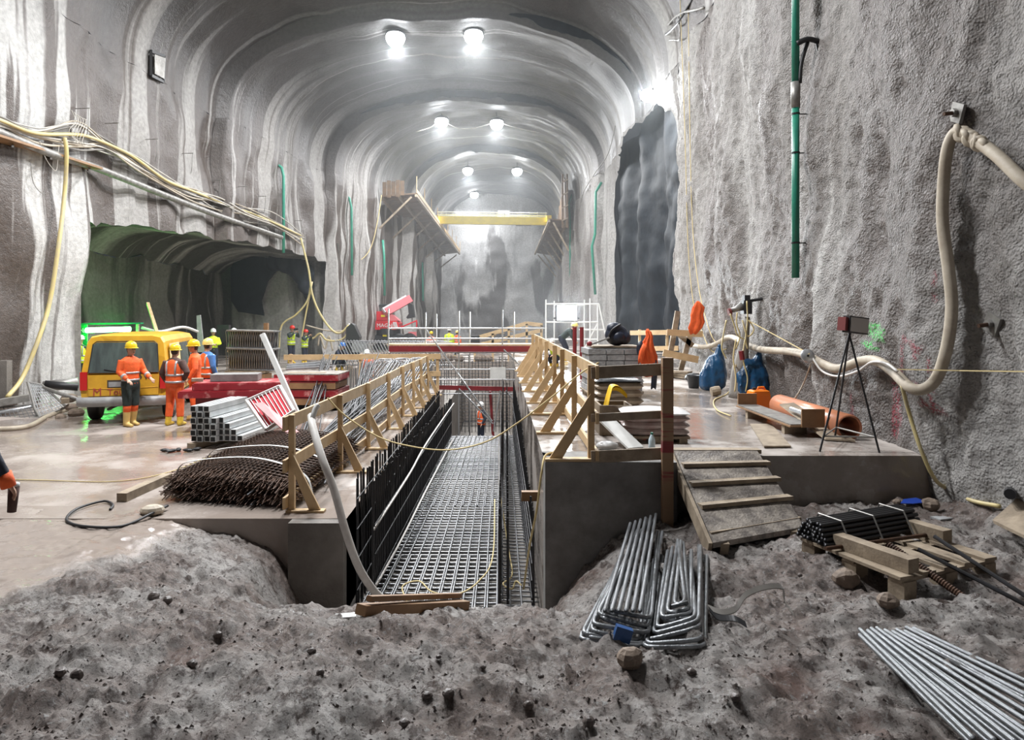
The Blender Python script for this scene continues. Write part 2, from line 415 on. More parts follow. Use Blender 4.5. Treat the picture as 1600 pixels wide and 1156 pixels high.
slab('floor_sunken', -6.5, TL, 23, 36, -3.0, -.75, M['concrete_dirty'])
slab('floor_trench', TL, TR, 7.0, 20, -3.0, -1.12, M['concrete_dirty'])
slab('floor_pit', TL, TR, 20, 36, -3.4, -3.05, M['concrete_dirty'])
relief_slab('floor_slab', TR, 9.0, 8.0, 36, -3.0, .8, M['slab_wet'], .2, .006, 103)
# formed concrete: head of the right bench and the kerb wall on the left
mb = MB(); mb.box(((TR+1.93)/2, 7.95, -.3), (1.93-TR, .62, 2.2)); struct('wall_trench_right', mb, M['concrete'])
mb = MB(); mb.box(((-2.44+TL)/2, 8.25, -.55), (TL+2.44, .24, 1.09)); mb.box((TL-.12, 14.2, -.55), (.24, 11.7, 1.10)); struct('wall_trench_left', mb, M['concrete_dirty'])

# ------------------------------------------------------------ mud in the foreground
M['mud'] = None
def mud_mat():
    m = bpy.data.materials.new('trodden_mud'); m.use_nodes = True; nt = m.node_tree; N = nt.nodes; L = nt.links; b = N['Principled BSDF']
    geo = N.new('ShaderNodeNewGeometry')
    def noise(s, det, r=.6):
        n = N.new('ShaderNodeTexNoise'); n.inputs['Scale'].default_value = s; n.inputs['Detail'].default_value = det; n.inputs['Roughness'].default_value = r
        L.new(geo.outputs['Position'], n.inputs['Vector']); return n.outputs['Fac']
    def rmp(x, a, c, o0=0.0, o1=1.0):
        r = N.new('ShaderNodeMapRange'); r.interpolation_type = 'SMOOTHSTEP'; r.inputs[1].default_value = a; r.inputs[2].default_value = c
        r.inputs[3].default_value = o0; r.inputs[4].default_value = o1; L.new(x, r.inputs[0]); return r.outputs[0]
    def mix(f, c1, c2):
        x = N.new('ShaderNodeMix'); x.data_type = 'RGBA'
        for s_, c in ((6, c1), (7, c2)):
            if isinstance(c, tuple): x.inputs[s_].default_value = (*c, 1)
            else: L.new(c, x.inputs[s_])
        L.new(f, x.inputs[0]); return x.outputs[2]
    c = mix(rmp(noise(1.3, 5), .40, .62), (.50, .465, .44), (.30, .238, .21))
    c = mix(rmp(noise(9, 7, .72), .50, .62), c, (.115, .084, .072))
    c = mix(rmp(noise(34, 5, .75), .54, .63), c, (.09, .068, .06))
    c = mix(rmp(noise(.8, 4), .61, .72), c, (.20, .115, .09))
    c = mix(rmp(noise(21, 6, .75), .57, .66), c, (.50, .49, .48))
    # towards the left wall the mud thins out into the smooth wet floor
    sp = N.new('ShaderNodeSeparateXYZ'); L.new(geo.outputs['Position'], sp.inputs[0])
    ma = N.new('ShaderNodeMath'); ma.operation = 'MULTIPLY_ADD'; L.new(sp.outputs[1], ma.inputs[0]); ma.inputs[1].default_value = -.25; L.new(sp.outputs[0], ma.inputs[2])
    mb_ = N.new('ShaderNodeMath'); mb_.operation = 'MULTIPLY_ADD'; L.new(noise(1.6, 5), mb_.inputs[0]); mb_.inputs[1].default_value = 1.6; L.new(ma.outputs[0], mb_.inputs[2])
    lumpy = rmp(mb_.outputs[0], -5.2, -4.3)
    c = mix(lumpy, (.27, .225, .195), c)
    L.new(c, b.inputs['Base Color'])
    rgh = N.new('ShaderNodeMix'); rgh.inputs[2].default_value = .10; L.new(lumpy, rgh.inputs[0]); L.new(rmp(noise(2.2, 6, .7), .38, .62, .22, .52), rgh.inputs[3])
    L.new(rgh.outputs[0], b.inputs['Roughness'])
    b1 = N.new('ShaderNodeBump'); b1.inputs['Strength'].default_value = 1.0; b1.inputs['Distance'].default_value = .09; L.new(noise(11, 8, .68), b1.inputs['Height'])
    b2 = N.new('ShaderNodeBump'); b2.inputs['Distance'].default_value = .03; L.new(noise(42, 7, .78), b2.inputs['Height'])
    L.new(rmp(lumpy, 0, 1, .05, 1.0), b2.inputs['Strength']); L.new(rmp(lumpy, 0, 1, .06, 1.0), b1.inputs['Strength'])
    L.new(b1.outputs[0], b2.inputs['Normal']); L.new(b2.outputs[0], b.inputs['Normal'])
    return m
M['mud'] = mud_mat()
def mud_h(x, d, fine=True):
    x, d = np.asarray(x, float), np.asarray(d, float)
    h = .0+.20*sm(-4.6, -2.2, x)+.04*sm(2, 4, x)
    dip = np.interp(x, [-4.2, -3.2, -2.6, -2.3, -1.9, .5, .84, 1.26, 1.9, 2.4], [-.04, -.14, -.42, -.92, -1.22, -1.05, -.50, -.08, .12, .17])
    t = np.clip((d-4.6)/(7.9-4.6), 0, 1); w = sm(-4.4, -3.4, x)*(1-sm(1.9, 2.4, x))
    h = h+(dip-h)*w*t**1.55
    h = h+.55*sm(4.75, 5.6, x)                       # banked against the foot of the right wall
    rough = .35+.65*sm(-4.8, -3.2, x-.25*(d-6))
    h = h+rough*(.05*fbm(x*1.1, d*1.1, 0, 3, 201)+.065*fbm(x*4.2, d*4.2, 0, 3, 202))
    if fine: h = h+rough*.040*np.abs(fbm(x*12, d*12, 0, 3, 203))
    return h
mb = MB(); xs = np.concatenate([np.arange(-16, -6, .3), np.arange(-6, 6.6, .035)])
ds = np.concatenate([np.arange(-2, 2.6, .3), np.arange(2.6, 8.9, .035)])
A, D = np.meshgrid(xs, ds, indexing='ij'); H = mud_h(A, D)
H = np.where((A < -4.6) & (D > 8.2), np.minimum(H, -.004), H)
H = np.where((A > 2.2) & (D > 7.95), np.minimum(H, .3), H)
H = np.where((A > TL-.1) & (A < 1.95) & (D > 7.63), np.minimum(H, -1.2), H)
mb.grid(np.stack([A, D, H], -1), None, True)
struct('floor_mud', mb, M['mud'], True)
# wet plain between the mud and the wall on the left
struct('floor_left_margin', MB().box((-10.9, 7.0, -.62), (12.4, 2.7, 1.2)), M['floor_wet']) if False else None
def on_mud(px, py):
    """point where the pixel's ray meets the mud"""
    d = np.arange(2.8, 9.0, .01); k = np.nonzero(CZ-(py-VY)/F*d <= mud_h((px-VX)/F*d, d, False))[0]
    return P(px, py, float(d[k[0]]) if len(k) else 8.0)
# ------------------------------------------------------------ vault floodlights
M['lamp_glass'] = emit('floodlight_glass', (.93, .97, 1.0), 34.0)
M['lamp_case'] = mat('lamp_casing', (.05, .05, .055), rough=.45, metal=.6)
def flood(px, py, d, label, w=None, r=.42, up=None, tilt=-7, group='floodlights under the vault'):
    p = P(px, py, d); w = LAMP_W if w is None else w
    t = thing('floodlight', label, 'lamp', p, 0, group)
    Mx = Matrix.Rotation(R(tilt), 3, 'X')
    part('casing', MB().lathe([(.02, .24), (r*.55, .22), (r*1.08, .06), (r*1.12, -.03), (r*.98, -.03)], 16, (0, 0, 0), Mx), M['lamp_case'], t, True)
    part('lens', MB().lathe([(.01, -.52), (r*.5, -.48), (r*.85, -.34), (r*1.02, -.16), (r*.95, 0), (.01, 0)], 20, (0, 0, 0), Mx), M['lamp_glass'], t, True)
    hz = up if up is not None else max(.3, 15.3-p.z)
    part('hanger', MB().tube([(0, 0, .2), (0, 0, hz)], .025, 6), M['lamp_case'], t)
    if w > 0:
        L = bpy.data.lights.new('floodlight_beam', 'AREA'); L.shape = 'DISK'; L.size = r*2; L.energy = w; L.color = LAMP_COL
        o = bpy.data.objects.new('light', L); COL.objects.link(o); o.parent = t; o.location = Mx @ V(0, 0, -.56); o.rotation_euler = (R(tilt), 0, 0)
    return t
LABS = ['round floodlight of the big pair under the first vault bay']*2+['round floodlight of the pair joined by a slung pale cable']*2+['round floodlight of the pair above the yellow crane girder']*2+['single round floodlight behind the yellow crane girder']
for k, (px, py, d) in enumerate(((618, 55, 31.6), (740, 52, 31.6), (690, 187, 44.8), (776, 190, 44.8), (731, 264, 59), (808, 265, 59), (741, 302, 72))):
    flood(px, py, d, LABS[k], w=LAMP_W*(1 if k < 4 else .8))
# the pair over the near bay, above the picture
for px in (-2, 1.5): flood(VX+(px-4.5)/11*F, VY-(14.3-CZ)/11*F, 11.0, 'round white floodlight hanging over the near bay of the tunnel', LAMP_W*1.05, tilt=-4)
for px in (-2, 1.5): flood(VX+(px-2.5)/21*F, VY-(14.4-CZ)/21*F, 21.0, 'round white floodlight hanging over the parked van', LAMP_W*.9, tilt=-5)
# ------------------------------------------------------------ shared materials
M['pine'] = mat('fresh_pine', (.60, .43, .24), (.46, .31, .16), rough=.65, scale=3, stretch=(1, 1, 1), bump=.08, bscale=60)
M['pine_old'] = mat('weathered_timber', (.36, .29, .21), (.20, .155, .11), rough=.75, scale=5, bump=.15, bscale=50)
M['ply'] = mat('formwork_plywood', (.30, .17, .08), (.21, .115, .055), rough=.55, scale=4, bump=.05, bscale=60)
M['ply_dark'] = mat('dark_plywood', (.15, .088, .045), (.09, .055, .03), rough=.7, scale=3)  # darker brown than the formwork plywood, for the far platforms
M['muddy_wood'] = mat('muddy_boards', (.30, .265, .23), (.14, .122, .11), rough=.5, scale=7, lo=.42, hi=.6, bump=.4, bscale=40)
M['rebar'] = mat('rebar_steel', (.36, .365, .38), (.17, .17, .175), rough=.38, metal=.85, scale=9)
M['rebar_dark'] = mat('rebar_dark', (.055, .056, .062), (.035, .033, .033), rough=.42, metal=.7, scale=9)  # in the trench cages, the same steel with shade put into its colour
M['rebar_rust'] = mat('rebar_rusty', (.12, .065, .04), (.055, .035, .028), rough=.6, metal=.5, scale=14)
M['galv'] = mat('galvanised_tube', (.62, .64, .66), (.45, .46, .48), rough=.35, metal=.75, scale=8)
M['red_paint'] = mat('red_painted_steel', (.22, .018, .024), (.16, .02, .024), rough=.45, scale=6)
M['hose_beige'] = mat('beige_hose', (.50, .44, .35), (.36, .30, .23), rough=.6, scale=5)
M['hose_yellow'] = mat('yellow_hose', (.62, .50, .20), (.50, .42, .24), rough=.5, scale=4)
M['hose_white'] = mat('white_hose', (.66, .64, .61), (.52, .49, .46), rough=.5, scale=5)
M['rope'] = mat('yellow_rope', (.60, .48, .24), rough=.8)
M['black_rubber'] = mat('black_rubber', (.018, .018, .02), rough=.5)
M['white_paint'] = mat('white_painted', (.72, .72, .70), (.60, .60, .58), rough=.45, scale=5)
M['rock'] = mat('brown_rock', (.26, .20, .155), (.15, .115, .09), rough=.75, scale=9, bump=.5, bscale=20)

# ------------------------------------------------------------ timber guard rails
def guardrail(label, posts, top, rails, side, brace_dx, pw=.07, t=.035):
    """posts: list of (x, d, z); rails: (lo, hi) heights; side: which side of the posts the boards are nailed to"""
    b = Vector(posts[0]); g = thing('timber_guardrail', label, 'guardrail', b, 0, None, True)
    for x, d, z in posts:
        p = part('post', MB().box((x, d, z+top/2), (pw, pw, top)), M['pine'], g)
        if brace_dx:
            fx = x+brace_dx
            part('brace', MB().beam((x+math.copysign(.03, brace_dx), d-.055, z+.66), (fx-math.copysign(.02, brace_dx), d-.055, z+.03), .035, .13, (0, 1, 0)) if False else
                 MB().poly([(x+math.copysign(.01, brace_dx), d-.06, z+.74), (x+math.copysign(.01, brace_dx), d-.06, z+.55), (fx-math.copysign(.14, brace_dx), d-.06, z+.035), (fx, d-.06, z+.035)], (0, .035, 0)), M['pine'], g)
            part('sole_board', MB().box(((x+fx)/2, d-.04, z+.018), (abs(brace_dx)+.10, .12, .03)), M['pine'], g)
    for lo, hi in rails:
        i = 0
        while i < len(posts)-1:
            j = min(i+2, len(posts)-1); a, c = Vector(posts[i]), Vector(posts[j])
            o = V(side*(pw/2+t/2+.004*(i % 4)), 0, (lo+hi)/2+.008*math.sin(i*2.1))
            e_ = (c-a).normalized()*.14
            part('rail_board', MB().beam(a+o-e_, c+o+e_, t, hi-lo), M['pine'], g); i = j
    return g
LP = [(-2.53, 8.6), (-2.42, 10.73), (-2.34, 12.6), (-2.32, 14.8), (-2.28, 16.7), (-2.2, 18.1), (-2.15, 19.4), (-2.12, 21.0)]
guardrail('pine guardrail with three boards along the trench edge beside the bundled rebar', [(x, d, 0) for x, d in LP], 1.18, [(1.0, 1.17), (.50, .65), (.06, .20)], -1, .36)
RP = [(1.01, 7.75), (1.01, 9.5), (1.01, 11.3), (1.0, 12.75), (.98, 14.7), (.97, 16.5), (.96, 18.2), (.95, 20)]
guardrail('pine guardrail with long slanting braces standing on the raised concrete slab', [(x, d, .8) for x, d in RP], 1.05, [(.90, 1.05), (.42, .54), (.02, .13)], 1, -.46)
# closing rail across the head of the raised slab, with the thick red-banded post
g = thing('end_guardrail', 'brown timber end rail with thick post bolted to the slab head', 'guardrail', (1.81, 7.6, .1), 0, None, True)
M['post_banded'] = mat('post_with_red_bands', (.30, .19, .11), (.24, .03, .035), rough=.6, scale=2.2, stretch=(0.1, .1, 1.8), lo=.52, hi=.56)
part('post', MB().box((1.81, 7.585, 1.03), (.115, .09, 1.82)), M['post_banded'], g)
for z, h in ((1.79, .13), (1.30, .085), (.875, .13)):
    part('rail_board', MB().beam((1.00, 7.66, z-.02), (1.80, 7.66, z+.02), .035, h), M['pine_old'], g)
# cross rail at the far end of the left storage area
g = guardrail('pale guardrail across the storage yard in front of the sunken pit', [(-6.6, 22.3, 0), (-4.4, 22.3, 0), (-1.95, 22.3, 0)], 1.16, [], 1, 0, .09)
for a, b, z, h in ((-6.8, -1.85, 1.06, .17), (-2.9, -1.85, .52, .16)):
    part('rail_board', MB().beam((a, 22.23, z), (b, 22.23, z+.03), .035, h), M['pine'], g)

# ------------------------------------------------------------ reinforcement in the trench
rng = random.Random(3)
ZT = -1.0
c = thing('rebar_cage', 'shade-darkened double rebar cage lining the left wall of the trench', 'rebar cage', (-1.65, 8.4, -1.12), 0, None, True)
for k in range(96):
    d = 8.42+k*.121; t_ = k/95
    bar('vertical_bar', (-1.70+rng.uniform(-.01, .01), d, -1.12), (-1.70+rng.uniform(-.015, .015), d, .46-.2*t_+rng.uniform(-.05, .04)), .012, M['rebar_dark'], c)
    x = -1.52+.16*t_
    bar('vertical_bar', (x, d+.03, -1.12), (x+rng.uniform(-.015, .015), d+.03, .40-.36*t_+rng.uniform(-.03, .03)), .012, M['rebar_dark'], c)
for z in np.arange(-.85, .35, .36):
    bar('horizontal_bar', (-1.675, 8.3, z), (-1.675, 20, z-.06), .009, M['rebar_dark'], c)
    if z < .2: bar('horizontal_bar', (-1.50, 8.5, z), (-1.34, 20, z-.12), .009, M['rebar_dark'], c)
c = thing('rebar_mat', 'shiny steel rebar mat covering the trench bottom', 'rebar mat', (-.8, 8.2, -1.12), 0, None, True)
for k in range(78):
    d = 8.15+k*.15
    bar('cross_bar', (-1.63+.03*k/78*10*.6, d, ZT+rng.uniform(-.006, .006)), (-.02, d+rng.uniform(-.02, .02), ZT), .013, M['rebar'], c)
    if k < 60: bar('cross_bar', (-1.62, d+.06, ZT-.09), (-.02, d+.06+rng.uniform(-.02, .02), ZT-.09), .012, M['rebar_dark'], c)
for k in range(12):
    x0, x1 = -1.60+k*.143, -1.22+k*.110
    f = lambda d: x0+(x1-x0)*(d-8.1)/11.6
    for a, b, o in ((8.05, 13.9, 0), (12.4, 19.8, .028), (8.05, 9.9, .028)):
        bar('long_bar', (f(a)+o, a+rng.uniform(0, .08), ZT+.026), (f(b)+o, b, ZT+.026), .012, M['rebar'], c)
c = thing('rebar_cage', 'narrow shade-darkened rebar cage along the right wall of the trench', 'rebar cage', (.2, 8.3, -1.12), 0, None, True)
for k in range(80):
    d = 8.2+k*.147; top = (.10 if d < 12.6 else .55)+rng.uniform(-.04, .04)
    xc = .0+.010*(d-8); bar('vertical_bar', (xc+rng.uniform(-.01, .01), d, -1.12), (xc, d, top), .013, M['rebar_dark'], c); bar('vertical_bar', (xc+.10+rng.uniform(-.01, .01), d+.07, -1.12), (xc+.10, d+.07, top-.05), .013, M['rebar_dark'], c)
    bar('vertical_bar', (.40+rng.uniform(-.01, .01), d+.05, -1.12), (.40, d+.05, .10+.4*sm(9, 14, d)+rng.uniform(-.04, .04)), .012, M['rebar_dark'], c)
    bar('cross_bar', (.0, d, ZT+.02), (.46, d, ZT+.0), .012, M['rebar'], c)
for z in np.arange(-.9, .1, .2):
    bar('horizontal_bar', (.04, 8.2, z), (.04, 19.8, z), .01, M['rebar_dark'], c)
    bar('horizontal_bar', (.38, 8.2, z), (.38, 19.8, z), .01, M['rebar_dark'], c)
for x in (.13, .26): bar('long_bar', (x, 8.1, ZT+.04), (x, 19.8, ZT+.04), .012, M['rebar'], c)
# reinforcement facing us at the end of the deep pit
c = thing('rebar_cage', 'tall rebar grid standing across the end of the deep pit', 'rebar cage', (-1, 31, -2.8), 0, None, True)
for k in range(38):
    x = -4.2+k*.15; bar('vertical_bar', (x, 31+.2*(k % 2), -2.78 if x > -1.7 else -.74), (x+rng.uniform(-.03, .03), 31+.2*(k % 2), .55+rng.uniform(-.2, .15) if x < .3 else -.1), .014, M['rebar_dark'], c)
for k in range(20):
    z = -2.5+k*.155; bar('horizontal_bar', (-4.2 if z > -.7 else -1.75, 31.1, z), (1.3 if z < 0 else .4, 31.1, z+rng.uniform(-.03, .03)), .013, M['rebar_dark'], c)
c = thing('starter_bars', 'rows of upright starter bars sticking out of the sunken floor', 'rebar', (-4, 26, -.75), 0, None, True)
for k in range(120):
    x = -6.3+(k % 40)*.112; d = 24.6+(k//40)*1.5
    bar('vertical_bar', (x, d, -.75), (x+rng.uniform(-.05, .05), d+rng.uniform(-.05, .05), .55+rng.uniform(-.15, .15)), .012, M['rebar'], c)
c = thing('rebar_basket', 'long slanted rebar basket lying in front of the red telehandler', 'rebar basket', (-5, 30, 0), 0, None, True)
for k in range(34):
    x = -6.9+k*.13; bar('slanted_bar', (x+.55, 29.6, .25), (x, 29.6, 1.35), .016, M['galv'], c)
    if k % 2: bar('slanted_bar', (x+.5, 30.3, .2), (x+.05, 30.3, 1.25), .016, M['rebar'], c)
for a, z in ((29.6, .3), (29.6, 1.3), (30.3, .25), (30.3, 1.22)): bar('chord_bar', (-6.9, a, z), (-2.1, a, z), .02, M['rebar'], c)
for x in (-6.4, -2.7): part('leg', MB().box((x, 30, .12), (.12, .9, .24)), M['pine_old'], c)

# conduits, hoses, ropes of the trench
single('conduit', MB().tube(spline([P(709, 630, 20), P(668, 690, 13), P(640, 740, 10.8), P(584, 827, 8.5)], 8), .016, 6), M['hose_white'], 'pale upper conduit tied along the shade-darkened left rebar cage', 'conduit', None, True)
single('conduit', MB().tube(spline([P(709, 684, 19.6), P(668, 762, 12.6), P(630, 838, 10), P(588, 914, 8.45)], 8), .016, 6), M['hose_white'], 'pale lower conduit running at the foot of the left rebar cage', 'conduit', None, True)
single('concrete_hose', MB().tube(spline([P(486, 650, 8.55), P(489, 668, 8.3), P(503, 715, 8.05), P(522, 765, 7.98), P(540, 830, 7.9), P(560, 885, 7.9), P(582, 920, 8.1), P(602, 939, 8.25)], 8), .045, 10), M['hose_white'], 'thick dirty white hose hanging from the guardrail into the trench', 'hose', None, True)
single('lashing_strap', MB().tube(spline([P(497, 632, 8.5), P(492, 640, 8.47), P(488, 654, 8.44), P(484, 672, 8.5)], 5), .035, 5), M['white_paint'], 'white cloth strap tying the thick hose to the guardrail', 'strap', None, True)
single('rope', MB().tube(spline([P(512, 622, 9.6), P(540, 650, 9.9), P(590, 682, 10), P(640, 697, 10), P(700, 703, 10), P(760, 690, 10), P(810, 660, 9.6), P(860, 622, 9), P(905, 585, 8.4), P(935, 567, 7.9)], 6), .011, 5), M['rope'], 'yellow rope slung across the trench between both guardrails', 'rope', None, True)
single('cable', MB().tube(spline([P(636, 940, 8.3), P(629, 916, 8.6), P(655, 908, 8.7), P(676, 925, 8.45), P(715, 928, 8.4), P(748, 908, 8.7), P(770, 868, 9.4), P(773, 780, 11.8)], 8), .010, 5), M['rope'], 'yellow cable snaking over the rebar mat', 'cable', None, True)
single('cable', MB().tube(spline([P(781, 770, 9.4), P(795, 860, 9.0), P(800, 898, 8.6), P(786, 912, 8.5), P(800, 920, 8.4), P(806, 908, 8.45), P(815, 915, 8.4)], 8), .010, 5), M['rope'], 'yellow cable curled up inside the narrow right rebar cage', 'cable', None, True)
single('cable', MB().tube(spline([P(868, 706, 7.9), P(852, 712, 7.75), P(846, 740, 7.6), P(838, 800, 7.7), P(828, 850, 8), P(818, 920, 8.4)], 8), .012, 5), M['rope'], 'brown cable hanging over the edge of the raised slab into the trench', 'cable', None, True)
single('timber_block', MB().box((.45, 9.15, .05), (.32, .09, .12)), M['ply'], 'brown timber block wedged between cage and trench wall', 'timber')
b_ = MB(); a0, a1 = on_mud(562, 966)+V(0, .04, .045), on_mud(726, 956)+V(0, .04, .05)
b_.beam(a0, a1, .10, .075); b_.beam(a0+V(.05, .06, .06), a1+V(-.05, .06, .06), .05, .04)
single('edge_timber', b_, M['ply'], 'wet brown timber lying on the mud at the trench mouth', 'timber')

# ------------------------------------------------------------ scaffold over the trench
g = thing('tube_scaffold', 'galvanised tube scaffold bridging the far end of the trench', 'scaffold', (-1, 22.5, -2.8), 0, None, True)
def sc(a, b, d0=22.6, d1=None, r=.024, nm='tube', m_='galv'):
    return bar(nm, P(*a, d0), P(*b, d1 or d0), r, M[m_], g)
for x, yt, yb, d in ((607, 482, 556, 22.6), (665, 488, 604, 23.4), (682, 490, 690, 24), (717, 486, 760, 22.6), (734, 487, 690, 24), (785, 484, 760, 22.6), (803, 487, 690, 24)):
    z = -2.8 if x > 690 else (-.75 if x > 660 else 0.0)
    p = P(x, yt, d); bar('standard', (p.x, d, z), p, .026, M['galv'], g)
for y, x0, x1, d in ((513, 606, 852, 22.6), (529, 606, 850, 22.6), (550.5, 607, 835, 22.6), (513, 650, 852, 24), (577, 684, 825, 22.6), (593, 666, 832, 22.6), (615, 690, 806, 22.6)):
    bar('ledger', P(x0, y, d), P(x1, y, d), .024, M['galv'], g)
for a, b in (((665, 514), (769, 658)), ((787, 546), (815, 573)), ((790, 610), (806, 628)), ((782, 610), (771, 674))): sc(a, b, 22.5, None, .026, 'diagonal')
bar('diagonal', P(717, 607, 22.5), P(770, 662, 22.5), .024, M['galv'], g)
part('toe_board', MB().beam(P(608, 545, 22.55), P(836, 545, 22.55), .04, .19), M['red_paint'], g)
part('toe_board', MB().beam(P(678, 605, 22.55), P(812, 608, 22.55), .04, .14), M['red_paint'], g)
part('deck_board', MB().beam(P(608, 538, 23.3), P(836, 538, 23.3), .9, .05), M['pine'], g)
part('net_panel', MB().box(P(778, 583, 22.5), (.5, .02, .38)), M['white_paint'], g)
single('steel_prop', MB().tube([P(766, 611, 25), P(771, 690, 25)], .05, 8), M['red_paint'], 'thin red steel prop standing in the pit beside the worker', 'prop')
# ------------------------------------------------------------ people
M['skin'] = mat('skin', (.48, .28, .19), rough=.55)
M['hair'] = mat('hair', (.05, .035, .025), rough=.7)
M['eye'] = mat('eye_dark', (.03, .02, .02), rough=.3)
M['hv_orange'] = mat('hivis_orange', (.92, .14, .025), (.72, .10, .02), rough=.7, scale=7, bump=.25, bscale=18)
M['hv_pink'] = mat('hivis_faded_orange', (.90, .28, .20), (.75, .2, .13), rough=.7, scale=7)
M['hv_yellow'] = mat('hivis_yellow', (.72, .92, .03), (.58, .76, .03), rough=.7, scale=7, bump=.25, bscale=18)
M['band'] = mat('reflective_band', (.50, .52, .53), (.36, .37, .38), rough=.35, metal=.2, scale=20)
M['navy'] = mat('navy_cloth', (.018, .024, .045), (.012, .015, .025), rough=.8, scale=9, bump=.2, bscale=18)
M['darkgreen'] = mat('dark_green_cloth', (.03, .045, .042), (.02, .03, .03), rough=.8, scale=9, bump=.3, bscale=16)
M['brown_cloth'] = mat('brown_cloth', (.09, .045, .035), (.06, .032, .028), rough=.85, scale=9, bump=.2, bscale=18)
M['blue_cloth'] = mat('blue_cloth', (.07, .20, .50), (.05, .15, .38), rough=.8, scale=9)
M['boot_yellow'] = mat('yellow_rubber_boot', (.75, .50, .05), (.58, .38, .05), rough=.45, scale=6)
M['boot_tan'] = mat('tan_rubber_boot', (.66, .44, .14), (.50, .33, .11), rough=.5, scale=6)
for n_, c_ in (('yellow', (.80, .56, .02)), ('pale', (.78, .62, .20)), ('white', (.80, .80, .78)), ('red', (.62, .03, .02)), ('blue', (.05, .18, .55))):
    M['helmet_'+n_] = mat('helmet_'+n_, c_, rough=.3)

def remeshed(mb, name, voxel, material, smooth_it=2):
    me = mb.mesh(name, material); o = bpy.data.objects.new('tmp', me); COL.objects.link(o)
    md = o.modifiers.new('r', 'REMESH'); md.mode = 'VOXEL'; md.voxel_size = voxel; md.use_smooth_shade = True
    if smooth_it: s = o.modifiers.new('s', 'SMOOTH'); s.factor = .5; s.iterations = smooth_it
    dg = bpy.context.evaluated_depsgraph_get(); dg.update()
    out = bpy.data.meshes.new_from_object(o.evaluated_get(dg)); out.name = name
    bpy.data.objects.remove(o); bpy.data.meshes.remove(me)
    out.materials.clear(); out.materials.append(material)
    out.polygons.foreach_set('use_smooth', [True]*len(out.polygons)); return out
STAND = dict(pel=(0, 0, .95), neck=(0, .01, 1.50), head=(0, -.025, 1.655), kn=((-.10, -.02, .51), (.10, -.02, .51)), an=((-.11, .03, .09), (.11, .03, .09)),
             el=((-.26, .04, 1.17), (.26, .04, 1.17)), wr=((-.25, -.07, .92), (.25, -.07, .92)))
def pose(**k): p = dict(STAND); p.update(k); return p
POSES = dict(
    stand=STAND,
    point=pose(el=((-.25, .02, 1.18), (.27, -.06, 1.18)), wr=((-.20, -.20, 1.02), (.24, -.33, 1.03)), kn=((-.10, -.03, .51), (.10, .0, .51)), an=((-.11, -.02, .09), (.11, .09, .09))),
    hips=pose(el=((-.36, .10, 1.20), (.30, .02, 1.17)), wr=((-.20, -.04, 1.02), (.27, -.12, .95)), an=((-.15, .03, .09), (.14, .03, .09)), kn=((-.12, -.02, .51), (.12, -.02, .51))),
    photo=pose(el=((-.30, -.20, 1.28), (.30, -.20, 1.28)), wr=((-.09, -.33, 1.50), (.09, -.33, 1.50)), neck=(0, -.03, 1.50), head=(0, -.08, 1.65)),
    arms=pose(el=((-.27, -.05, 1.18), (.27, -.05, 1.18)), wr=((-.06, -.24, 1.14), (.06, -.24, 1.18))),
    crouch=pose(pel=(0, .18, .42), neck=(0, -.10, .92), head=(0, -.19, 1.06), kn=((-.16, -.25, .50), (.16, -.25, .50)), an=((-.14, .02, .09), (.14, .02, .09)), el=((-.27, -.22, .70), (.27, -.22, .70)), wr=((-.12, -.40, .55), (.12, -.40, .55))),
    bend=pose(pel=(0, .16, .93), neck=(0, -.26, 1.28), head=(0, -.38, 1.38), el=((-.27, -.30, 1.02), (.27, -.30, 1.02)), wr=((-.15, -.40, .80), (.15, -.40, .80))))
def lerp(a, b, t): return Vector(a).lerp(Vector(b), t)
def torso(mb, p, g=0.0, z0=-.10, full=True):
    a, b = Vector(p['pel']), Vector(p['neck']); ax = (b-a).normalized(); sy = V(1, 0, 0).cross(ax); sy = -sy if sy.y < 0 else sy
    S = [(-.16, .13, .10), (-.05, .175, .125), (.10, .165, .115), (.30, .160, .112), (.55, .185, .125), (.78, .205, .118), (.90, .175, .095), (.99, .095, .075)]
    if not full: S = S[:-1]
    mb.ell([(a+(b-a)*t, rx+g, ry+g, (1, 0, 0), sy) for t, rx, ry in S], 16); return ax, sy
def shoulders(p):
    a, b = Vector(p['pel']), Vector(p['neck']); return [a+(b-a)*.87+V(s*.185, 0, 0) for s in (-1, 1)]
def arm_pts(p, i): return [shoulders(p)[i], Vector(p['el'][i]), Vector(p['wr'][i])]
def limb(mb, pts, rs, n=10):
    q, r = [], []
    for k in range(len(pts)-1):
        for j in range(4):
            q.append(lerp(pts[k], pts[k+1], j/4)); t = j/4; r.append(rs[k]*(1-t)+rs[k+1]*t)
    q.append(Vector(pts[-1])); r.append(rs[-1]); mb.tube(q, r, n)
def hip(p, i): return Vector(p['pel'])+V((-.09, .09)[i], 0, -.04)
def hand(mb, el, wr, side):
    f = (Vector(wr)-Vector(el)).normalized(); s = f.cross(V(0, 0, 1)); s = s.normalized() if s.length > .1 else V(0, 1, 0); n = s.cross(f).normalized()
    w = Vector(wr); mb.ell([(w-f*.02, .028, .024, s, n), (w+f*.03, .038, .020, s, n), (w+f*.085, .043, .017, s, n), (w+f*.098, .038, .013, s, n)], 10)
    for k, ln in enumerate((.066, .078, .073, .055)):
        b0 = w+f*.09+s*((k-1.5)*.021); b1 = b0+f*ln*.5-n*.010; b2 = b1+f*ln*.38-n*.028; mb.tube([b0, b1, b2], [.0098, .009, .0075], 6)
    b0 = w+f*.03+s*(-side*.034); b1 = b0+f*.035+s*(-side*.028)-n*.008; mb.tube([b0, b1, b1+f*.032-n*.012], [.0125, .011, .009], 6)
NPEOPLE = [0]
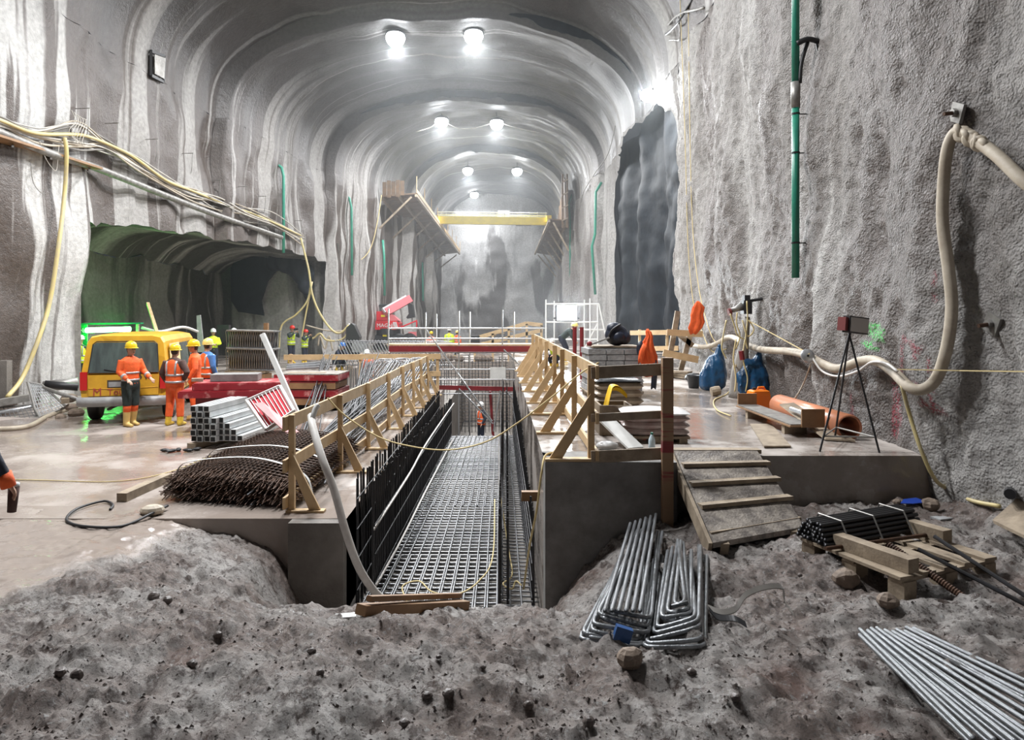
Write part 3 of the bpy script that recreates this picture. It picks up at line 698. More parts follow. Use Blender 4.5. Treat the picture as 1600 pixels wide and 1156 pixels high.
def person(label, loc, rz, pz, vest=None, jacket='navy', trousers='navy', boots='boot_yellow', helmet='yellow', far=False, scale=1.0, bands=True, lamp=False, shin=None, camera=False, leg_bands=False):
    p = POSES[pz] if isinstance(pz, str) else pz
    root = thing('person', label, 'person', loc, rz, 'people on the site'); root.scale = (scale,)*3
    hd = Vector(p['head']); vx = .022 if far else .0135
    mb = MB(); torso(mb, p)
    nk = Vector(p['neck']); mb.tube([lerp(p['pel'], nk, .9), nk, hd-V(0, -.02, .03)], [.07, .058, .056], 10)
    mb.ball(hd, (.077, .096, .118), 14, 10); mb.ball(hd+V(0, -.035, -.055), (.055, .062, .062), 10, 8)
    mb.ball(hd+V(0, -.102, -.012), (.014, .022, .022), 8, 6)
    for s in (-1, 1): mb.ball(hd+V(s*.078, .005, -.005), (.012, .02, .032), 8, 6)
    for i in (0, 1):
        a = arm_pts(p, i); limb(mb, a, [.062, .045, .030]); hand(mb, a[1], a[2], (-1, 1)[i])
        limb(mb, [hip(p, i), p['kn'][i], p['an'][i]], [.095, .062, .045])
        an = Vector(p['an'][i]); mb.ell([(an+V(0, .06, -.04), .035, .035, (1, 0, 0), (0, 0, 1)), (an+V(0, 0, -.035), .042, .045, (1, 0, 0), (0, 0, 1)), (an+V(0, -.12, -.055), .045, .028, (1, 0, 0), (0, 0, 1)), (an+V(0, -.18, -.062), .03, .018, (1, 0, 0), (0, 0, 1))], 10)
    body = link('body', remeshed(mb, 'body', vx, M['skin'], 1), root)
    # face
    for s in (-1, 1): part('eye', MB().ball(hd+V(s*.031, -.088, .006), (.012, .008, .008), 6, 5), M['eye'], root)
    part('mouth', MB().ball(hd+V(0, -.097, -.058), (.024, .006, .005), 6, 5), M['brown_cloth'], root)
    part('hair', MB().ball(hd+V(0, .022, .005), (.081, .086, .10), 12, 8), M['hair'], root, True)
    # clothes
    mb = MB(); torso(mb, p, .022); mb.tube([lerp(p['pel'], nk, .92), nk+V(0, 0, .02)], [.09, .078], 10)
    for i in (0, 1):
        a = arm_pts(p, i); limb(mb, [a[0], a[1], lerp(a[1], a[2], .93)], [.083, .066, .050])
    jk = link('jacket', remeshed(mb, 'jacket', .024 if far else .017, M[jacket], 2), root)
    mb = MB(); pe = Vector(p['pel']); mb.ell([(pe+V(0, 0, .09), .185, .135), (pe+V(0, 0, 0), .20, .148), (pe-V(0, 0, .10), .19, .14), (pe-V(0, 0, .15), .15, .11)], 14)
    for i in (0, 1): limb(mb, [hip(p, i), p['kn'][i], lerp(p['kn'][i], p['an'][i], .75 if not shin else .15)], [.118, .090, .078 if not shin else .088])
    link('trousers', remeshed(mb, 'trousers', .024 if far else .017, M[trousers], 2), root)
    for i in (0, 1):
        kn, an = Vector(p['kn'][i]), Vector(p['an'][i]); mb = MB()
        if shin: part('leg_cuff', MB().tube([lerp(kn, an, .05), lerp(kn, an, .45)], [.078, .076], 12), M[shin], root, True)
        mb.tube([lerp(kn, an, .40), lerp(kn, an, .8), an+V(0, 0, -.02)], [.078, .070, .066], 12)
        mb.ell([(an+V(0, .075, -.035), .045, .05, (1, 0, 0), (0, 0, 1)), (an+V(0, .02, -.025), .056, .06, (1, 0, 0), (0, 0, 1)), (an+V(0, -.11, -.045), .056, .042, (1, 0, 0), (0, 0, 1)), (an+V(0, -.20, -.055), .042, .032, (1, 0, 0), (0, 0, 1))], 10)
        bt = link('boot', remeshed(mb, 'boot', .018, M[boots], 2), root)
    ax = (Vector(p['neck'])-Vector(p['pel'])).normalized(); sy = V(1, 0, 0).cross(ax); sy = -sy if sy.y < 0 else sy
    a_, b_2 = Vector(p['pel']), Vector(p['neck'])
    def ringband(t0, t1, rx, ry, m_, nm='reflective_band'):
        part(nm, MB().ell([(a_+(b_2-a_)*t0, rx, ry, (1, 0, 0), sy), (a_+(b_2-a_)*t1, rx, ry, (1, 0, 0), sy)], 20), M[m_], root, True)
    if vest:
        S = [(-.10, .215, .165), (.10, .205, .155), (.30, .198, .152), (.55, .212, .160), (.78, .212, .150), (.90, .165, .125), (.97, .115, .10)]
        part('vest', MB().ell([(a_+(b_2-a_)*t, rx, ry, (1, 0, 0), sy) for t, rx, ry in S], 20), M[vest], root, True)
        if bands:
            ringband(.02, .10, .214, .164, 'band'); ringband(.30, .38, .207, .159, 'band')
            for s in (-1, 1):
                for sg in (-1, 1):
                    pts = [a_+(b_2-a_)*t+V(s*x, 0, 0)+sy*(sg*y) for t, x, y in ((.36, .10, .137), (.6, .105, .142), (.80, .11, .125), (.90, .11, .09))]
                    part('reflective_band', MB().tube(pts, .022, 6), M['band'], root, True)
    elif bands:
        ringband(.06, .13, .196, .146, 'band'); ringband(.34, .41, .190, .142, 'band')
        for i in (0, 1):
            el, wr = arm_pts(p, i)[1:]; part('sleeve_band', MB().tube([lerp(el, wr, .45), lerp(el, wr, .62)], [.064, .061], 12), M['band'], root, True)
    if leg_bands:
        for i in (0, 1): part('leg_band', MB().tube([lerp(p['kn'][i], p['an'][i], .05), lerp(p['kn'][i], p['an'][i], .2)], .094, 12), M['band'], root, True)
    # helmet
    h0 = hd+V(0, .008, .035)
    hm = part('helmet', MB().lathe([(.118, 0), (.122, .02), (.118, .06), (.100, .105), (.066, .135), (.02, .148)], 18, h0, Matrix.Diagonal((.92, 1.12, 1.0))), M['helmet_'+helmet], root, True)
    part('brim', MB().ell([(h0+V(0, -.015, -.006), .128, .165), (h0+V(0, -.012, .008), .120, .15)], 18), M['helmet_'+helmet], hm, True)
    part('ridge', MB().tube([h0+V(0, .11, .07), h0+V(0, .06, .135), h0+V(0, 0, .15), h0+V(0, -.06, .135), h0+V(0, -.12, .06)], .012, 6), M['helmet_'+helmet], hm, True)
    if lamp: part('head_lamp', MB().ball(h0+V(0, -.135, .05), (.028, .03, .022), 8, 6), M['black_rubber'], hm)
    if camera: part('camera', MB().box(hd+V(0, -.22, .0), (.13, .09, .09)).tube([hd+V(0, -.26, 0), hd+V(0, -.37, 0)], .035, 10), M['black_rubber'], root)
    return root
def Pg(px, d, z=0.0): return V((px-VX)/F*d, d, z)
person('worker in orange jacket, dark shorts and tan boots gesturing behind the yellow van', Pg(204, 15.2), R(62), 'point', jacket='hv_orange', trousers='darkgreen', boots='boot_tan', helmet='yellow', shin='hv_orange')
person('worker seen from behind in orange vest over brown sweater', Pg(273, 15.3), R(172), 'hips', vest='hv_orange', jacket='brown_cloth', trousers='hv_orange', helmet='yellow', lamp=True, scale=.97)
person('worker all in orange with yellow helmet facing the man in the brown sweater', Pg(304, 16.2), R(-68), 'hips', jacket='hv_orange', trousers='hv_orange', helmet='yellow', boots='boot_tan', bands=False)
person('worker with pale helmet and blue sleeves under an orange vest', Pg(324, 17.0), R(150), 'stand', vest='hv_orange', jacket='blue_cloth', trousers='navy', helmet='pale')
person('person in yellow vest and green trousers half hidden behind the rock corner', Pg(126, 22.6), R(10), 'stand', vest='hv_yellow', jacket='darkgreen', trousers='darkgreen', helmet='white', far=True, scale=.96)
person('person in plain yellow jacket and yellow boots standing alone in the niche mouth', Pg(333, 29.7), R(35), 'arms', jacket='hv_yellow', trousers='navy', helmet='white', bands=False, far=True)
person('person in yellow jacket hidden behind the stacked lattice girders', Pg(366, 30.3), R(-20), 'stand', jacket='hv_yellow', trousers='navy', helmet='white', bands=False, far=True)
person('taller photographer with red helmet and yellow vest holding a camera', Pg(455, 34.8), R(60), 'photo', vest='hv_yellow', jacket='darkgreen', trousers='navy', helmet='red', far=True, scale=1.03, camera=True)
person('shorter photographer with red helmet in front of the hanging hoses', Pg(476, 34.2), R(70), 'photo', vest='hv_yellow', jacket='darkgreen', trousers='navy', helmet='red', far=True, scale=.93, camera=True)
person('worker with blue helmet crouching behind the pale cross rail', Pg(530, 30, 0), R(60), 'crouch', jacket='navy', trousers='navy', helmet='blue', bands=False, far=True)
person('worker with white helmet in orange standing down in the sunken pit', Pg(573, 27, -.75), R(10), 'stand', jacket='hv_orange', trousers='hv_orange', helmet='white', far=True, bands=False)
person('worker in faded orange jacket with yellow helmet behind the scaffold', Pg(674, 36.6), R(-10), 'arms', jacket='hv_pink', trousers='navy', helmet='yellow', far=True, scale=.85, bands=False)
person('person in bright yellow vest with white helmet behind the scaffold', Pg(702, 38), R(170), 'stand', vest='hv_yellow', jacket='hv_yellow', trousers='navy', helmet='white', far=True, scale=.93)
person('person in orange vest next to the bright yellow vest behind the scaffold', Pg(714, 39.2), R(160), 'stand', vest='hv_orange', jacket='hv_orange', trousers='navy', helmet='pale', far=True, scale=.84)
person('worker in orange vest and white helmet standing at the bottom of the trench', Pg(752, 29.3, -3.05), R(-60), 'hips', vest='hv_orange', jacket='navy', trousers='navy', helmet='white', far=True, boots='black_rubber')
person('worker in dark blue jacket stooping beside the bright site floodlight', Pg(884, 24.6, .8), R(70), 'bend', jacket='darkgreen', trousers='navy', helmet='pale', far=True, scale=.86, bands=False)
person('worker in dark clothes and yellow vest crouching behind the right guardrail', Pg(866, 21.5, .8), R(-30), 'crouch', vest='hv_yellow', jacket='navy', trousers='navy', helmet='white', far=True, scale=.72, bands=False)
pe = person('person in dark jacket with orange cuffs standing at the edge of the mud', V(-4.58, 6.0, float(mud_h(-4.58, 6.0))-.01), R(172), pose(el=((-.34, .05, 1.18), (.26, .04, 1.17)), wr=((-.40, -.05, .95), (.25, -.07, .92))), jacket='navy', trousers='navy', boots='black_rubber', helmet='white', bands=False)
part('cuff', MB().tube([(-.376, -.02, 1.04), (-.402, -.05, .92)], [.062, .058], 12), M['hv_orange'], pe, True)
g = thing('hand_lamp', 'dark hand lamp held by the person at the edge of the mud', 'lamp', V(-4.19, 6.08, .70), R(0))
part('body', MB().tube([(-.02, 0, .0), (.0, 0, .22)], [.035, .045], 10), M['brown_cloth'], g, True); part('cap', MB().tube([(.0, 0, .21), (.005, 0, .25)], .04, 10), M['band'], g, True)
# ------------------------------------------------------------ yellow van
M['van'] = mat('van_yellow', (.72, .40, .035), (.58, .30, .03), rough=.32, scale=2.5)
M['van_white'] = mat('van_cream', (.78, .66, .36), rough=.3)
M['glass_wet'] = mat('wet_glass', (.10, .13, .12), (.045, .055, .055), rough=.18, scale=5, stretch=(1, 1, .15), r2=.4)
M['bumper'] = mat('bumper_grey', (.40, .40, .40), (.28, .28, .28), rough=.45, scale=4)
M['tail_red'] = mat('tail_lamp', (.55, .02, .02), rough=.2)
M['sign_dark'] = mat('lettering_dark', (.06, .045, .035), rough=.5)
M['sign_red'] = mat('lettering_red', (.42, .07, .05), rough=.5)
def text_part(s, size, mx, material, parent, name='lettering'):
    cu = bpy.data.curves.new('t', 'FONT'); cu.body = s; cu.size = size; cu.extrude = .004; cu.resolution_u = 2
    o = bpy.data.objects.new('t', cu); COL.objects.link(o); dg = bpy.context.evaluated_depsgraph_get(); dg.update()
    me = bpy.data.meshes.new_from_object(o.evaluated_get(dg)); bpy.data.objects.remove(o); bpy.data.curves.remove(cu)
    me.transform(mx); me.materials.clear(); me.materials.append(material)
    return link(name, me, parent)
def van():
    v = thing('van', 'yellow delivery van with wet rear window parked under the green light', 'van', Pg(194, 15.6), R(15))
    def ring(y, w, zt, zb=.42, rear=False):
        q = []
        prof = [(.88, zb), (.96, zb+.12), (1.0, .80), (.985, 1.05), (.93, 1.45), (.885, zt-.16), (.80, zt-.04), (.60, zt)]
        pts = [(x*w, z) for x, z in prof]+[(-x*w, z) for x, z in prof[::-1]]
        for x, z in pts: q.append(V(x, y+(.20*max(0, (z-1.08))/.9 if rear else (-.9*max(0, (z-1.05))/.9 if y > 4.3 else 0)), z))
        return q
    W = .90
    part('body', MB().rings([ring(.0, W*.97, 1.93, rear=True), ring(.10, W, 1.96, rear=True), ring(1.4, W, 1.97), ring(3.4, W, 1.96), ring(4.05, W, 1.93), ring(4.75, W*.97, 1.93, .45), ring(4.9, W*.9, 1.85, .5)]), M['van'], v)
    sl = lambda z: .20*max(0, z-1.08)/.9-.012
    tg = part('tailgate', MB().poly([(-.70, sl(.62), .62), (.70, sl(.62), .62), (.72, sl(1.08), 1.08), (-.72, sl(1.08), 1.08)], (0, -.022, 0)), M['van'], v)
    part('rear_window', MB().poly([(-.70, sl(1.14), 1.14), (.70, sl(1.14), 1.14), (.64, sl(1.74), 1.74), (.58, sl(1.79), 1.79), (-.58, sl(1.79), 1.79), (-.64, sl(1.74), 1.74)], (0, -.02, 0)), M['glass_wet'], v)
    part('window_seal', MB().tube([(x, sl(z)-.018, z) for x, z in ((-.71, 1.13), (.71, 1.13), (.65, 1.75), (.58, 1.81), (-.58, 1.81), (-.65, 1.75), (-.71, 1.13))], .012, 5), M['black_rubber'], v)
    part('wiper', MB().tube([(.0, -.03, 1.12), (-.40, sl(1.2)-.03, 1.20)], .010, 5), M['black_rubber'], v)
    part('plate_recess', MB().box((-.05, -.035, .88), (.56, .012, .17)), M['sign_dark'], tg)
    part('number_plate', MB().box((-.05, -.045, .87), (.50, .01, .11)), M['bumper'], tg)
    part('crease', MB().tube([(-.70, -.034, .79), (.0, -.036, .77), (.70, -.034, .80)], .010, 5), M['van'], tg)
    part('bumper', MB().rings([[V(x*k, -.12+.10*abs(x)**6+y, z) for x, k in [(t_/10-1, .93) for t_ in range(21)]] for y, z in ((.10, .60), (-.02, .59), (-.05, .52), (-.03, .42), (.10, .38))], False, False), M['bumper'], v, True)
    for s in (-1, 1):
        part('tail_lamp', MB().box((s*.80, .0, .95), (.14, .06, .40)), M['tail_red'], v)
        part('side_window', MB().poly([(s*.905, 1.7, 1.16), (s*.905, 2.75, 1.16), (s*.84, 2.75, 1.72), (s*.84, 1.7, 1.72)], (s*.015, 0, 0)), M['glass_wet'], v)
        part('door_window', MB().poly([(s*.905, 2.95, 1.16), (s*.905, 3.9, 1.16), (s*.84, 3.55, 1.72), (s*.84, 2.95, 1.72)], (s*.015, 0, 0)), M['glass_wet'], v)
        part('mirror', MB().box((s*1.0, 3.75, 1.25), (.18, .10, .24)), M['black_rubber'], v)
        part('sill_trim', MB().box((s*.885, 2.2, .47), (.03, 3.2, .08)), M['black_rubber'], v)
        for y in (.85, 3.85):
            Mx = Matrix.Rotation(R(90), 3, 'Y')
            w_ = part('wheel', MB().lathe([(.16, -.11), (.30, -.11), (.33, -.07), (.33, .07), (.30, .11), (.16, .11)], 24, (s*.78, y, .33), Mx), M['black_rubber'], v, True)
            part('hub', MB().lathe([(.02, -.06), (.19, -.05), (.19, .05), (.02, .06)], 16, (s*.84, y, .33), Mx), M['bumper'], w_, True)
    part('side_panel', MB().poly([(.899, .30, 1.16), (.899, 1.6, 1.16), (.845, 1.6, 1.74), (.845, .42, 1.74)], (.012, 0, 0)), M['van_white'], v)
    part('exhaust', MB().tube([(-.3, -.05, .33), (-.3, .6, .33)], .035, 8), M['black_rubber'], v)
    RX = Matrix.Rotation(R(90), 4, 'X')
    text_part('BV', .27, Matrix.Translation((.22, -.04, .97)) @ RX, M['sign_dark'], tg)
    text_part('M', .24, Matrix.Translation((-.62, -.042, .63)) @ RX, M['sign_red'], tg)
    text_part('Tou', .20, Matrix.Translation((-.33, -.042, .64)) @ RX, M['sign_red'], tg)
    return v
van()

# green escape-route light with its sign, on posts behind the van
M['green_tube'] = emit('green_tube_light', (.10, 1.0, .16), 55.0)
M['green_sign'] = mat('green_sign', (.01, .28, .10), rough=.4)
g = thing('escape_light', 'glowing green escape-route light box behind the van', 'lamp', Pg(165, 23.6, 0), 0, None, True)
part('housing', MB().beam(P(128, 506, 23.6), P(222, 505, 23.6), .20, .05), M['green_sign'], g)
part('tube', MB().tube([P(135, 516, 23.5), P(203, 514, 23.5)], .085, 12), M['green_tube'], g, True)
sg = part('sign', MB().box(P(130, 524, 23.7), (.26, .03, .72)), M['green_sign'], g)
for zz in (0, .2):
    p = P(129.5, 516, 23.66)+V(0, 0, -zz*1.1); part('pictogram', MB().box(p, (.16, .02, .03)).box(p, (.03, .02, .14)).box(p+V(.05, 0, -.06), (.06, .02, .03)), M['white_paint'], sg)
for x in (133, 214): part('post', MB().box(((x-VX)/F*23.7, 23.75, 1.07), (.08, .08, 2.14)), M['pine_old'], g)
L = bpy.data.lights.new('green_glow', 'AREA'); L.shape = 'RECTANGLE'; L.size = 1.2; L.size_y = .15; L.energy = 110; L.color = (.06, 1.0, .12)
o = bpy.data.objects.new('light', L); COL.objects.link(o); o.parent = g; o.location = P(168, 500, 23.6)-g.location; o.rotation_euler = (R(180), 0, 0)
single('timber_pole', MB().beam(P(247, 525, 21.5), P(231, 474, 24.5), .09, .09), M['pine'], 'leaning timber pole rising behind the van roof', 'timber')
b_ = MB().box(P(246, 520, 21.2), (.24, .12, .30)); single('timber_stub', b_, M['pine'], 'short pine block standing on the van roof level behind', 'timber') if False else None
single('handrail_pipe', MB().tube(spline([P(222, 512, 24), P(250, 518, 24), P(285, 511, 25.5), P(309, 518, 26.5)], 6), .05, 8), M['hose_white'], 'thin white pipe rail at the back of the niche', 'pipe', None, True)
single('steel_sheet', MB().poly([P(307, 493, 29.5), P(313, 492, 29.5), P(322, 577, 29.5), P(310, 579, 29.5)], (0, .06, 0)), M['bumper'], 'tall grey steel sheet leaning in the niche mouth', 'sheet')
single('electrical_box', MB().box(P(350, 521, 30.6), (.5, .25, .75)), M['black_rubber'], 'black electrical box in the niche beside the yellow jackets', 'box')

# ------------------------------------------------------------ scrap heap by the left wall
M['steel_old'] = mat('old_grey_steel', (.34, .33, .31), (.18, .17, .16), rough=.5, metal=.5, scale=6)
g = thing('wire_fence_panel', 'bent grey wire-mesh panel thrown on the scrap heap', 'mesh panel', Pg(85, 17.5), 0, None, True)
q = [P(43, 597, 17.6), P(65, 601, 17.7), P(104, 636, 17.0), P(58, 652, 16.6)]
for a, b in zip(q, q[1:]+q[:1]): bar('frame_bar', a, b, .028, M['steel_old'], g)
for k in range(1, 9):
    t_ = k/9; bar('wire', lerp(q[0], q[3], t_), lerp(q[1], q[2], t_), .010, M['galv'], g); bar('wire', lerp(q[0], q[1], t_), lerp(q[3], q[2], t_), .010, M['galv'], g)
g = thing('wire_fence_panel', 'flat rusty wire-mesh panel under the bent one', 'mesh panel', Pg(25, 16.6), 0, None, True)
q = [P(-40, 640, 16.9), P(50, 632, 17.0), P(62, 652, 16.5), P(-40, 668, 16.2)]
for a, b in zip(q, q[1:]+q[:1]): bar('frame_bar', a, b, .025, M['steel_old'], g)
for k in range(1, 14): t_ = k/14; bar('wire', lerp(q[0], q[1], t_), lerp(q[3], q[2], t_), .009, M['rebar'], g)
for k in range(1, 5): t_ = k/5; bar('wire', lerp(q[0], q[3], t_), lerp(q[1], q[2], t_), .009, M['rebar'], g)
single('steel_channel', MB().beam(P(-30, 634, 16.6), P(45, 621, 17.2), .22, .16), M['steel_old'], 'wide grey steel channel lying against the left wall', 'steel profile')
single('steel_tube', MB().tube([P(-30, 650, 16.6), P(58, 634, 17.0)], .045, 8), M['galv'], 'thin bright tube lying across the steel channel', 'tube', None, True)
single('steel_tube', MB().tube([P(68, 606, 17.6), P(128, 626, 17.0)], .05, 8), M['steel_old'], 'grey tube leaning from the bent mesh panel to the van bumper', 'tube', None, True)
single('steel_tube', MB().tube([P(70, 600, 18.3), P(122, 605, 18.6)], .10, 10), M['black_rubber'], 'black pipe behind the bent mesh panel', 'pipe', None, True)
single('duct_pipe', MB().tube([P(68, 604, 18.9), P(122, 598, 19.2)], .15, 12), M['steel_old'], 'fat grey duct pipe at the foot of the rock corner', 'pipe', None, True)
single('concrete_post', MB().beam(P(8, 621, 17.6), P(8, 563, 17.6), .22, .2, (0, 1, 0)), M['concrete_dirty'], 'upright pale plank against the left rock wall', 'plank')
single('timber_offcut', MB().box(P(102, 626, 16.9), (.16, .18, .12), rotz(.5)), M['pine_old'], 'short timber offcut on the scrap heap', 'timber')
for k, (px, py, d, s) in enumerate(((112, 636, 17.0, .16), (119, 645, 16.7, .2), (95, 652, 16.4, .15), (75, 658, 16.2, .12), (108, 622, 17.6, .2))):
    single('rubble_stone', MB().ball(P(px, py, d), (s, s*.8, s*.6), 8, 6, rotz(k)), M['rock'], ['muddy stone beside the offcut on the scrap heap', 'larger muddy stone next to the van bumper', 'flat stone in front of the wire mesh', 'small stone at the end of the beige hose', 'stone under the fat duct pipe'][k], 'stone')
single('ground_hose', MB().tube(spline([G(-30, 672, .04), G(40, 667, .04), G(75, 650, .04), G(104, 640, .04)], 8), .055, 8), M['hose_beige'], 'beige hose curving over the wet floor in front of the scrap heap', 'hose', None, True)

# ------------------------------------------------------------ steel square tubes, formwork, girders
M['zinc'] = mat('zinc_square_tube', (.66, .68, .68), (.52, .54, .55), rough=.4, metal=.5, scale=5)
M['hollow'] = mat('hollow_dark', (.01, .01, .01), rough=.9)
u = V(math.cos(R(22)), math.sin(R(22)), 0)*0; n_tube = 0
def square_tube(p, L_, ang, lab, grp):
    """hollow square tube, open end at p, running away from the camera"""
    t = thing('square_tube', lab, 'steel tube', p, ang, grp)
    part('tube', MB().box((L_/2, 0, .055), (L_, .10, .10)), M['zinc'], t)
    part('opening', MB().box((.012, 0, .055), (.034, .082, .082)), M['hollow'], t)
    return t
ang = R(84)
rr = V(math.sin(ang), -math.cos(ang), 0)
for i in range(4):
    for j in range(6 if i < 3 else 4):
        base = G(303, 690, .12); square_tube(base+rr*(.125*i)+V(0, 0, .108*j)-V(math.cos(ang), math.sin(ang), 0)*(.03*((i+j) % 2)), 1.5, ang, 'bright zinc square tube with open dark end, in the taller stack', 'square tubes in the taller stack')
for i in range(4):
    for j in range(4-i):
        base = G(345, 689, .12); square_tube(base+rr*(.12*i)+V(0, 0, .108*j), 1.9, ang, 'bright zinc square tube with open dark end, in the stepped lower stack', 'square tubes in the lower stack')
single('bearer_timber', MB().beam(G(296, 697, .05), G(400, 676, .05), .12, .10), M['pine_old'], 'dark bearer timber under the zinc square tubes', 'timber')
M['red_form'] = mat('red_formwork_paint', (.27, .014, .022), (.60, .27, .25), rough=.45, scale=3, lo=.52, hi=.66)
M['red_dark'] = mat('red_formwork_side', (.20, .018, .022), (.12, .02, .02), rough=.5, scale=4)
def form_panel(p, L_, Wd, H_, ang, lab):
    t = thing('formwork_panel', lab, 'formwork panel', p, ang, 'red formwork panels in the stack')
    part('frame', MB().box((0, Wd/2, .02), (L_, .05, .12)).box((0, -Wd/2, .02), (L_, .05, .12)).box((-L_/2, 0, .02), (.05, Wd, .12)).box((L_/2, 0, .02), (.05, Wd, .12)), M['red_form'], t)
    for k in range(4): part('cross_rib', MB().box((-L_/2+L_*(k+1)/5, 0, .02), (.04, Wd, .10)), M['red_dark'], t)
    part('face_sheet', MB().box((0, 0, .09), (L_, Wd, .02)), M['red_form'], t)
    return t
fc = Pg(372, 15.0)
part_ = thing('form_trestle', 'dark steel trestle block carrying the red formwork panels', 'trestle', fc, R(10))
part('beam', MB().box((0, 0, .62), (1.5, .9, .16)), M['red_dark'], part_)
for x in (-.6, .6):
    for y in (-.35, .35): part('leg', MB().box((x, y, .27), (.14, .14, .54)), M['hollow'], part_)
form_panel(fc+V(-.05, -.05, .75), 1.95, 1.1, .12, R(10), 'lower red formwork panel resting on the dark trestle')
form_panel(fc+V(.10, 0, .90), 1.75, 1.0, .12, R(10), 'upper red formwork panel below the grey slab')
single('concrete_slab_piece', MB().box(fc+V(-.05, .05, 1.08), (.95, .55, .14), rotz(R(10))), M['concrete'], 'grey concrete slab piece lying on the red formwork', 'slab')
single('small_block', MB().box(fc+V(-.78, -.2, 1.04), (.22, .2, .06), rotz(R(20))), M['pine_old'], 'small block on the corner of the red formwork', 'block')
# leaning red grid panel
g = thing('red_grid_panel', 'red ribbed formwork panel leaning in front of the stack', 'formwork panel', Pg(425, 13.2, 0), 0, None, True)
q = [P(385, 626, 12.5), P(437, 603, 12.8), P(459, 642, 12.2), P(416, 671, 11.9)]
nrm = (q[1]-q[0]).cross(q[3]-q[0]).normalized()
part('back_sheet', MB().poly([x_+nrm*.03 for x_ in q], nrm*.02), mat('bright_red_sheet', (.66, .012, .035), rough=.4), g)
for a, b in zip(q, q[1:]+q[:1]): part('frame_bar', MB().beam(a, b, .05, .05), M['white_paint'], g)
for k in range(1, 9): t_ = k/9; part('rib', MB().beam(lerp(q[0], q[1], t_), lerp(q[3], q[2], t_), .014, .03, nrm), M['white_paint'], g)
M['pink'] = mat('faded_pink_sheet', (.70, .36, .36), (.60, .28, .28), rough=.5, scale=5)
single('pink_strip', MB().poly([P(397, 630, 12.2), P(411, 628, 12.2), P(470, 677, 11.6), P(455, 683, 11.5)], nrm*.03), M['pink'], 'faded pink sheet strip leaning over the red grid panel', 'sheet')
single('leaning_beam', MB().beam(P(410, 522, 13.3), P(464, 645, 12.9), .09, .08, (0, 1, 0)), M['white_paint'], 'long pale aluminium beam leaning against the guardrail', 'beam')
# lattice girders
for k, (y0, y1, dd_, lab) in enumerate(((545, 577, 19.4, 'lower bundle of lattice rebar girders on a timber pallet'), (517, 543, 19.5, 'upper bundle of lattice rebar girders on top of the lower bundle'))):
    g = thing('lattice_girder_stack', lab, 'rebar girders', P(390, y1+1, dd_), 0, None, True)
    for j in range(5):
        off = V(0, .14*j, 0)
        for (x0, x1, yy) in ((355, 428, y0), (353, 426, y1)): bar('chord_bar', P(x0, yy+ (0 if k == 0 else 0), dd_)+off, P(x1, yy+2, dd_)+off, .014, M['rebar'], g)
        for i in range(40):
            xa = 355+i*1.8; bar('lattice_bar', P(xa, y1, dd_)+off, P(xa+(3 if (i+j) % 2 else -2), y0, dd_)+off, .010, M['rebar_dark' if j % 2 else 'rebar'], g)
    part('top_plate', MB().beam(P(355, y0-1, dd_)+V(0, .28, 0), P(428, y0+1, dd_)+V(0, .28, 0), .7, .03), M['steel_old'], g)
g = thing('girder_pallet', 'brown timber pallet under the lattice girders', 'pallet', P(385, 590, 19.4), 0, None, True)
part('deck', MB().beam(P(353, 581, 19.5)+V(0, .3, 0), P(416, 581, 19.5)+V(0, .3, 0), .8, .06), M['pine_old'], g)
for x in (358, 385, 411): part('block', MB().box(P(x, 584, 19.4)+V(0, .2, -.36), (.16, .6, .70)), M['ply'], g)
single('wood_post', MB().box(P(416, 510, 20.6)+V(0, 0, -.9), (.12, .12, 2.0)), M['ply'], 'short brown post standing behind the lattice girders', 'post')

# red formwork stack behind, bright beams
for k in range(4):
    zc = .25+.2*k; c0 = P(485, 600, 18.2); t = thing('formwork_panel', ['bottom', 'second lowest', 'third', 'topmost'][k]+' worn red and brown panel of the far formwork pile', 'formwork panel', (c0.x+.06*(k % 2), 18.2, zc-.1), R(-2), 'worn formwork pile')
    part('frame', MB().box((0, -.55, .07), (1.62, .06, .15)).box((0, .55, .07), (1.62, .06, .15)).box((-.78, 0, .07), (.06, 1.1, .15)).box((.78, 0, .07), (.06, 1.1, .15)), M['red_form'] if k % 2 else M['ply'], t)
    part('face_sheet', MB().box((0, 0, .16), (1.62, 1.16, .025)), M['muddy_wood'] if k == 3 else M['red_dark'], t)
t = thing('pile_bearer', 'dark bearer beams under the far formwork pile', 'bearer', (P(485, 600, 18.2).x, 18.2, 0)); 
for y in (-.4, .4): part('beam', MB().box((0, y, .07), (1.8, .14, .14)), M['hollow'], t)
for k, (px, w_, lab) in enumerate(((465, .5, 'flat board lying on the left of the far formwork pile'), (495, .45, 'flat board lying on the right of the far formwork pile'))):
    single('loose_board', MB().box(P(px, 583, 18.0), (w_, .3, .04), rotz(.1*k)), M['pine_old'], lab, 'board')
for k in range(3):
    single('aluminium_beam', MB().beam(P(447, 577-3.2*k, 20.3+.2*k), P(520-2*k, 573-4.0*k, 20.9+.2*k), .12, .06), M['galv'], 'bright aluminium beam lying behind the far formwork pile', 'beam', 'bright aluminium beams')
g = thing('beam_trestle', 'low steel trestle carrying the bright aluminium beams', 'trestle', P(485, 600, 20.8), 0, None, True)
for x in (455, 512): part('leg', MB().box((P(x, 600, 20.8).x, 20.8, .32), (.12, .7, .64)), M['steel_old'], g)

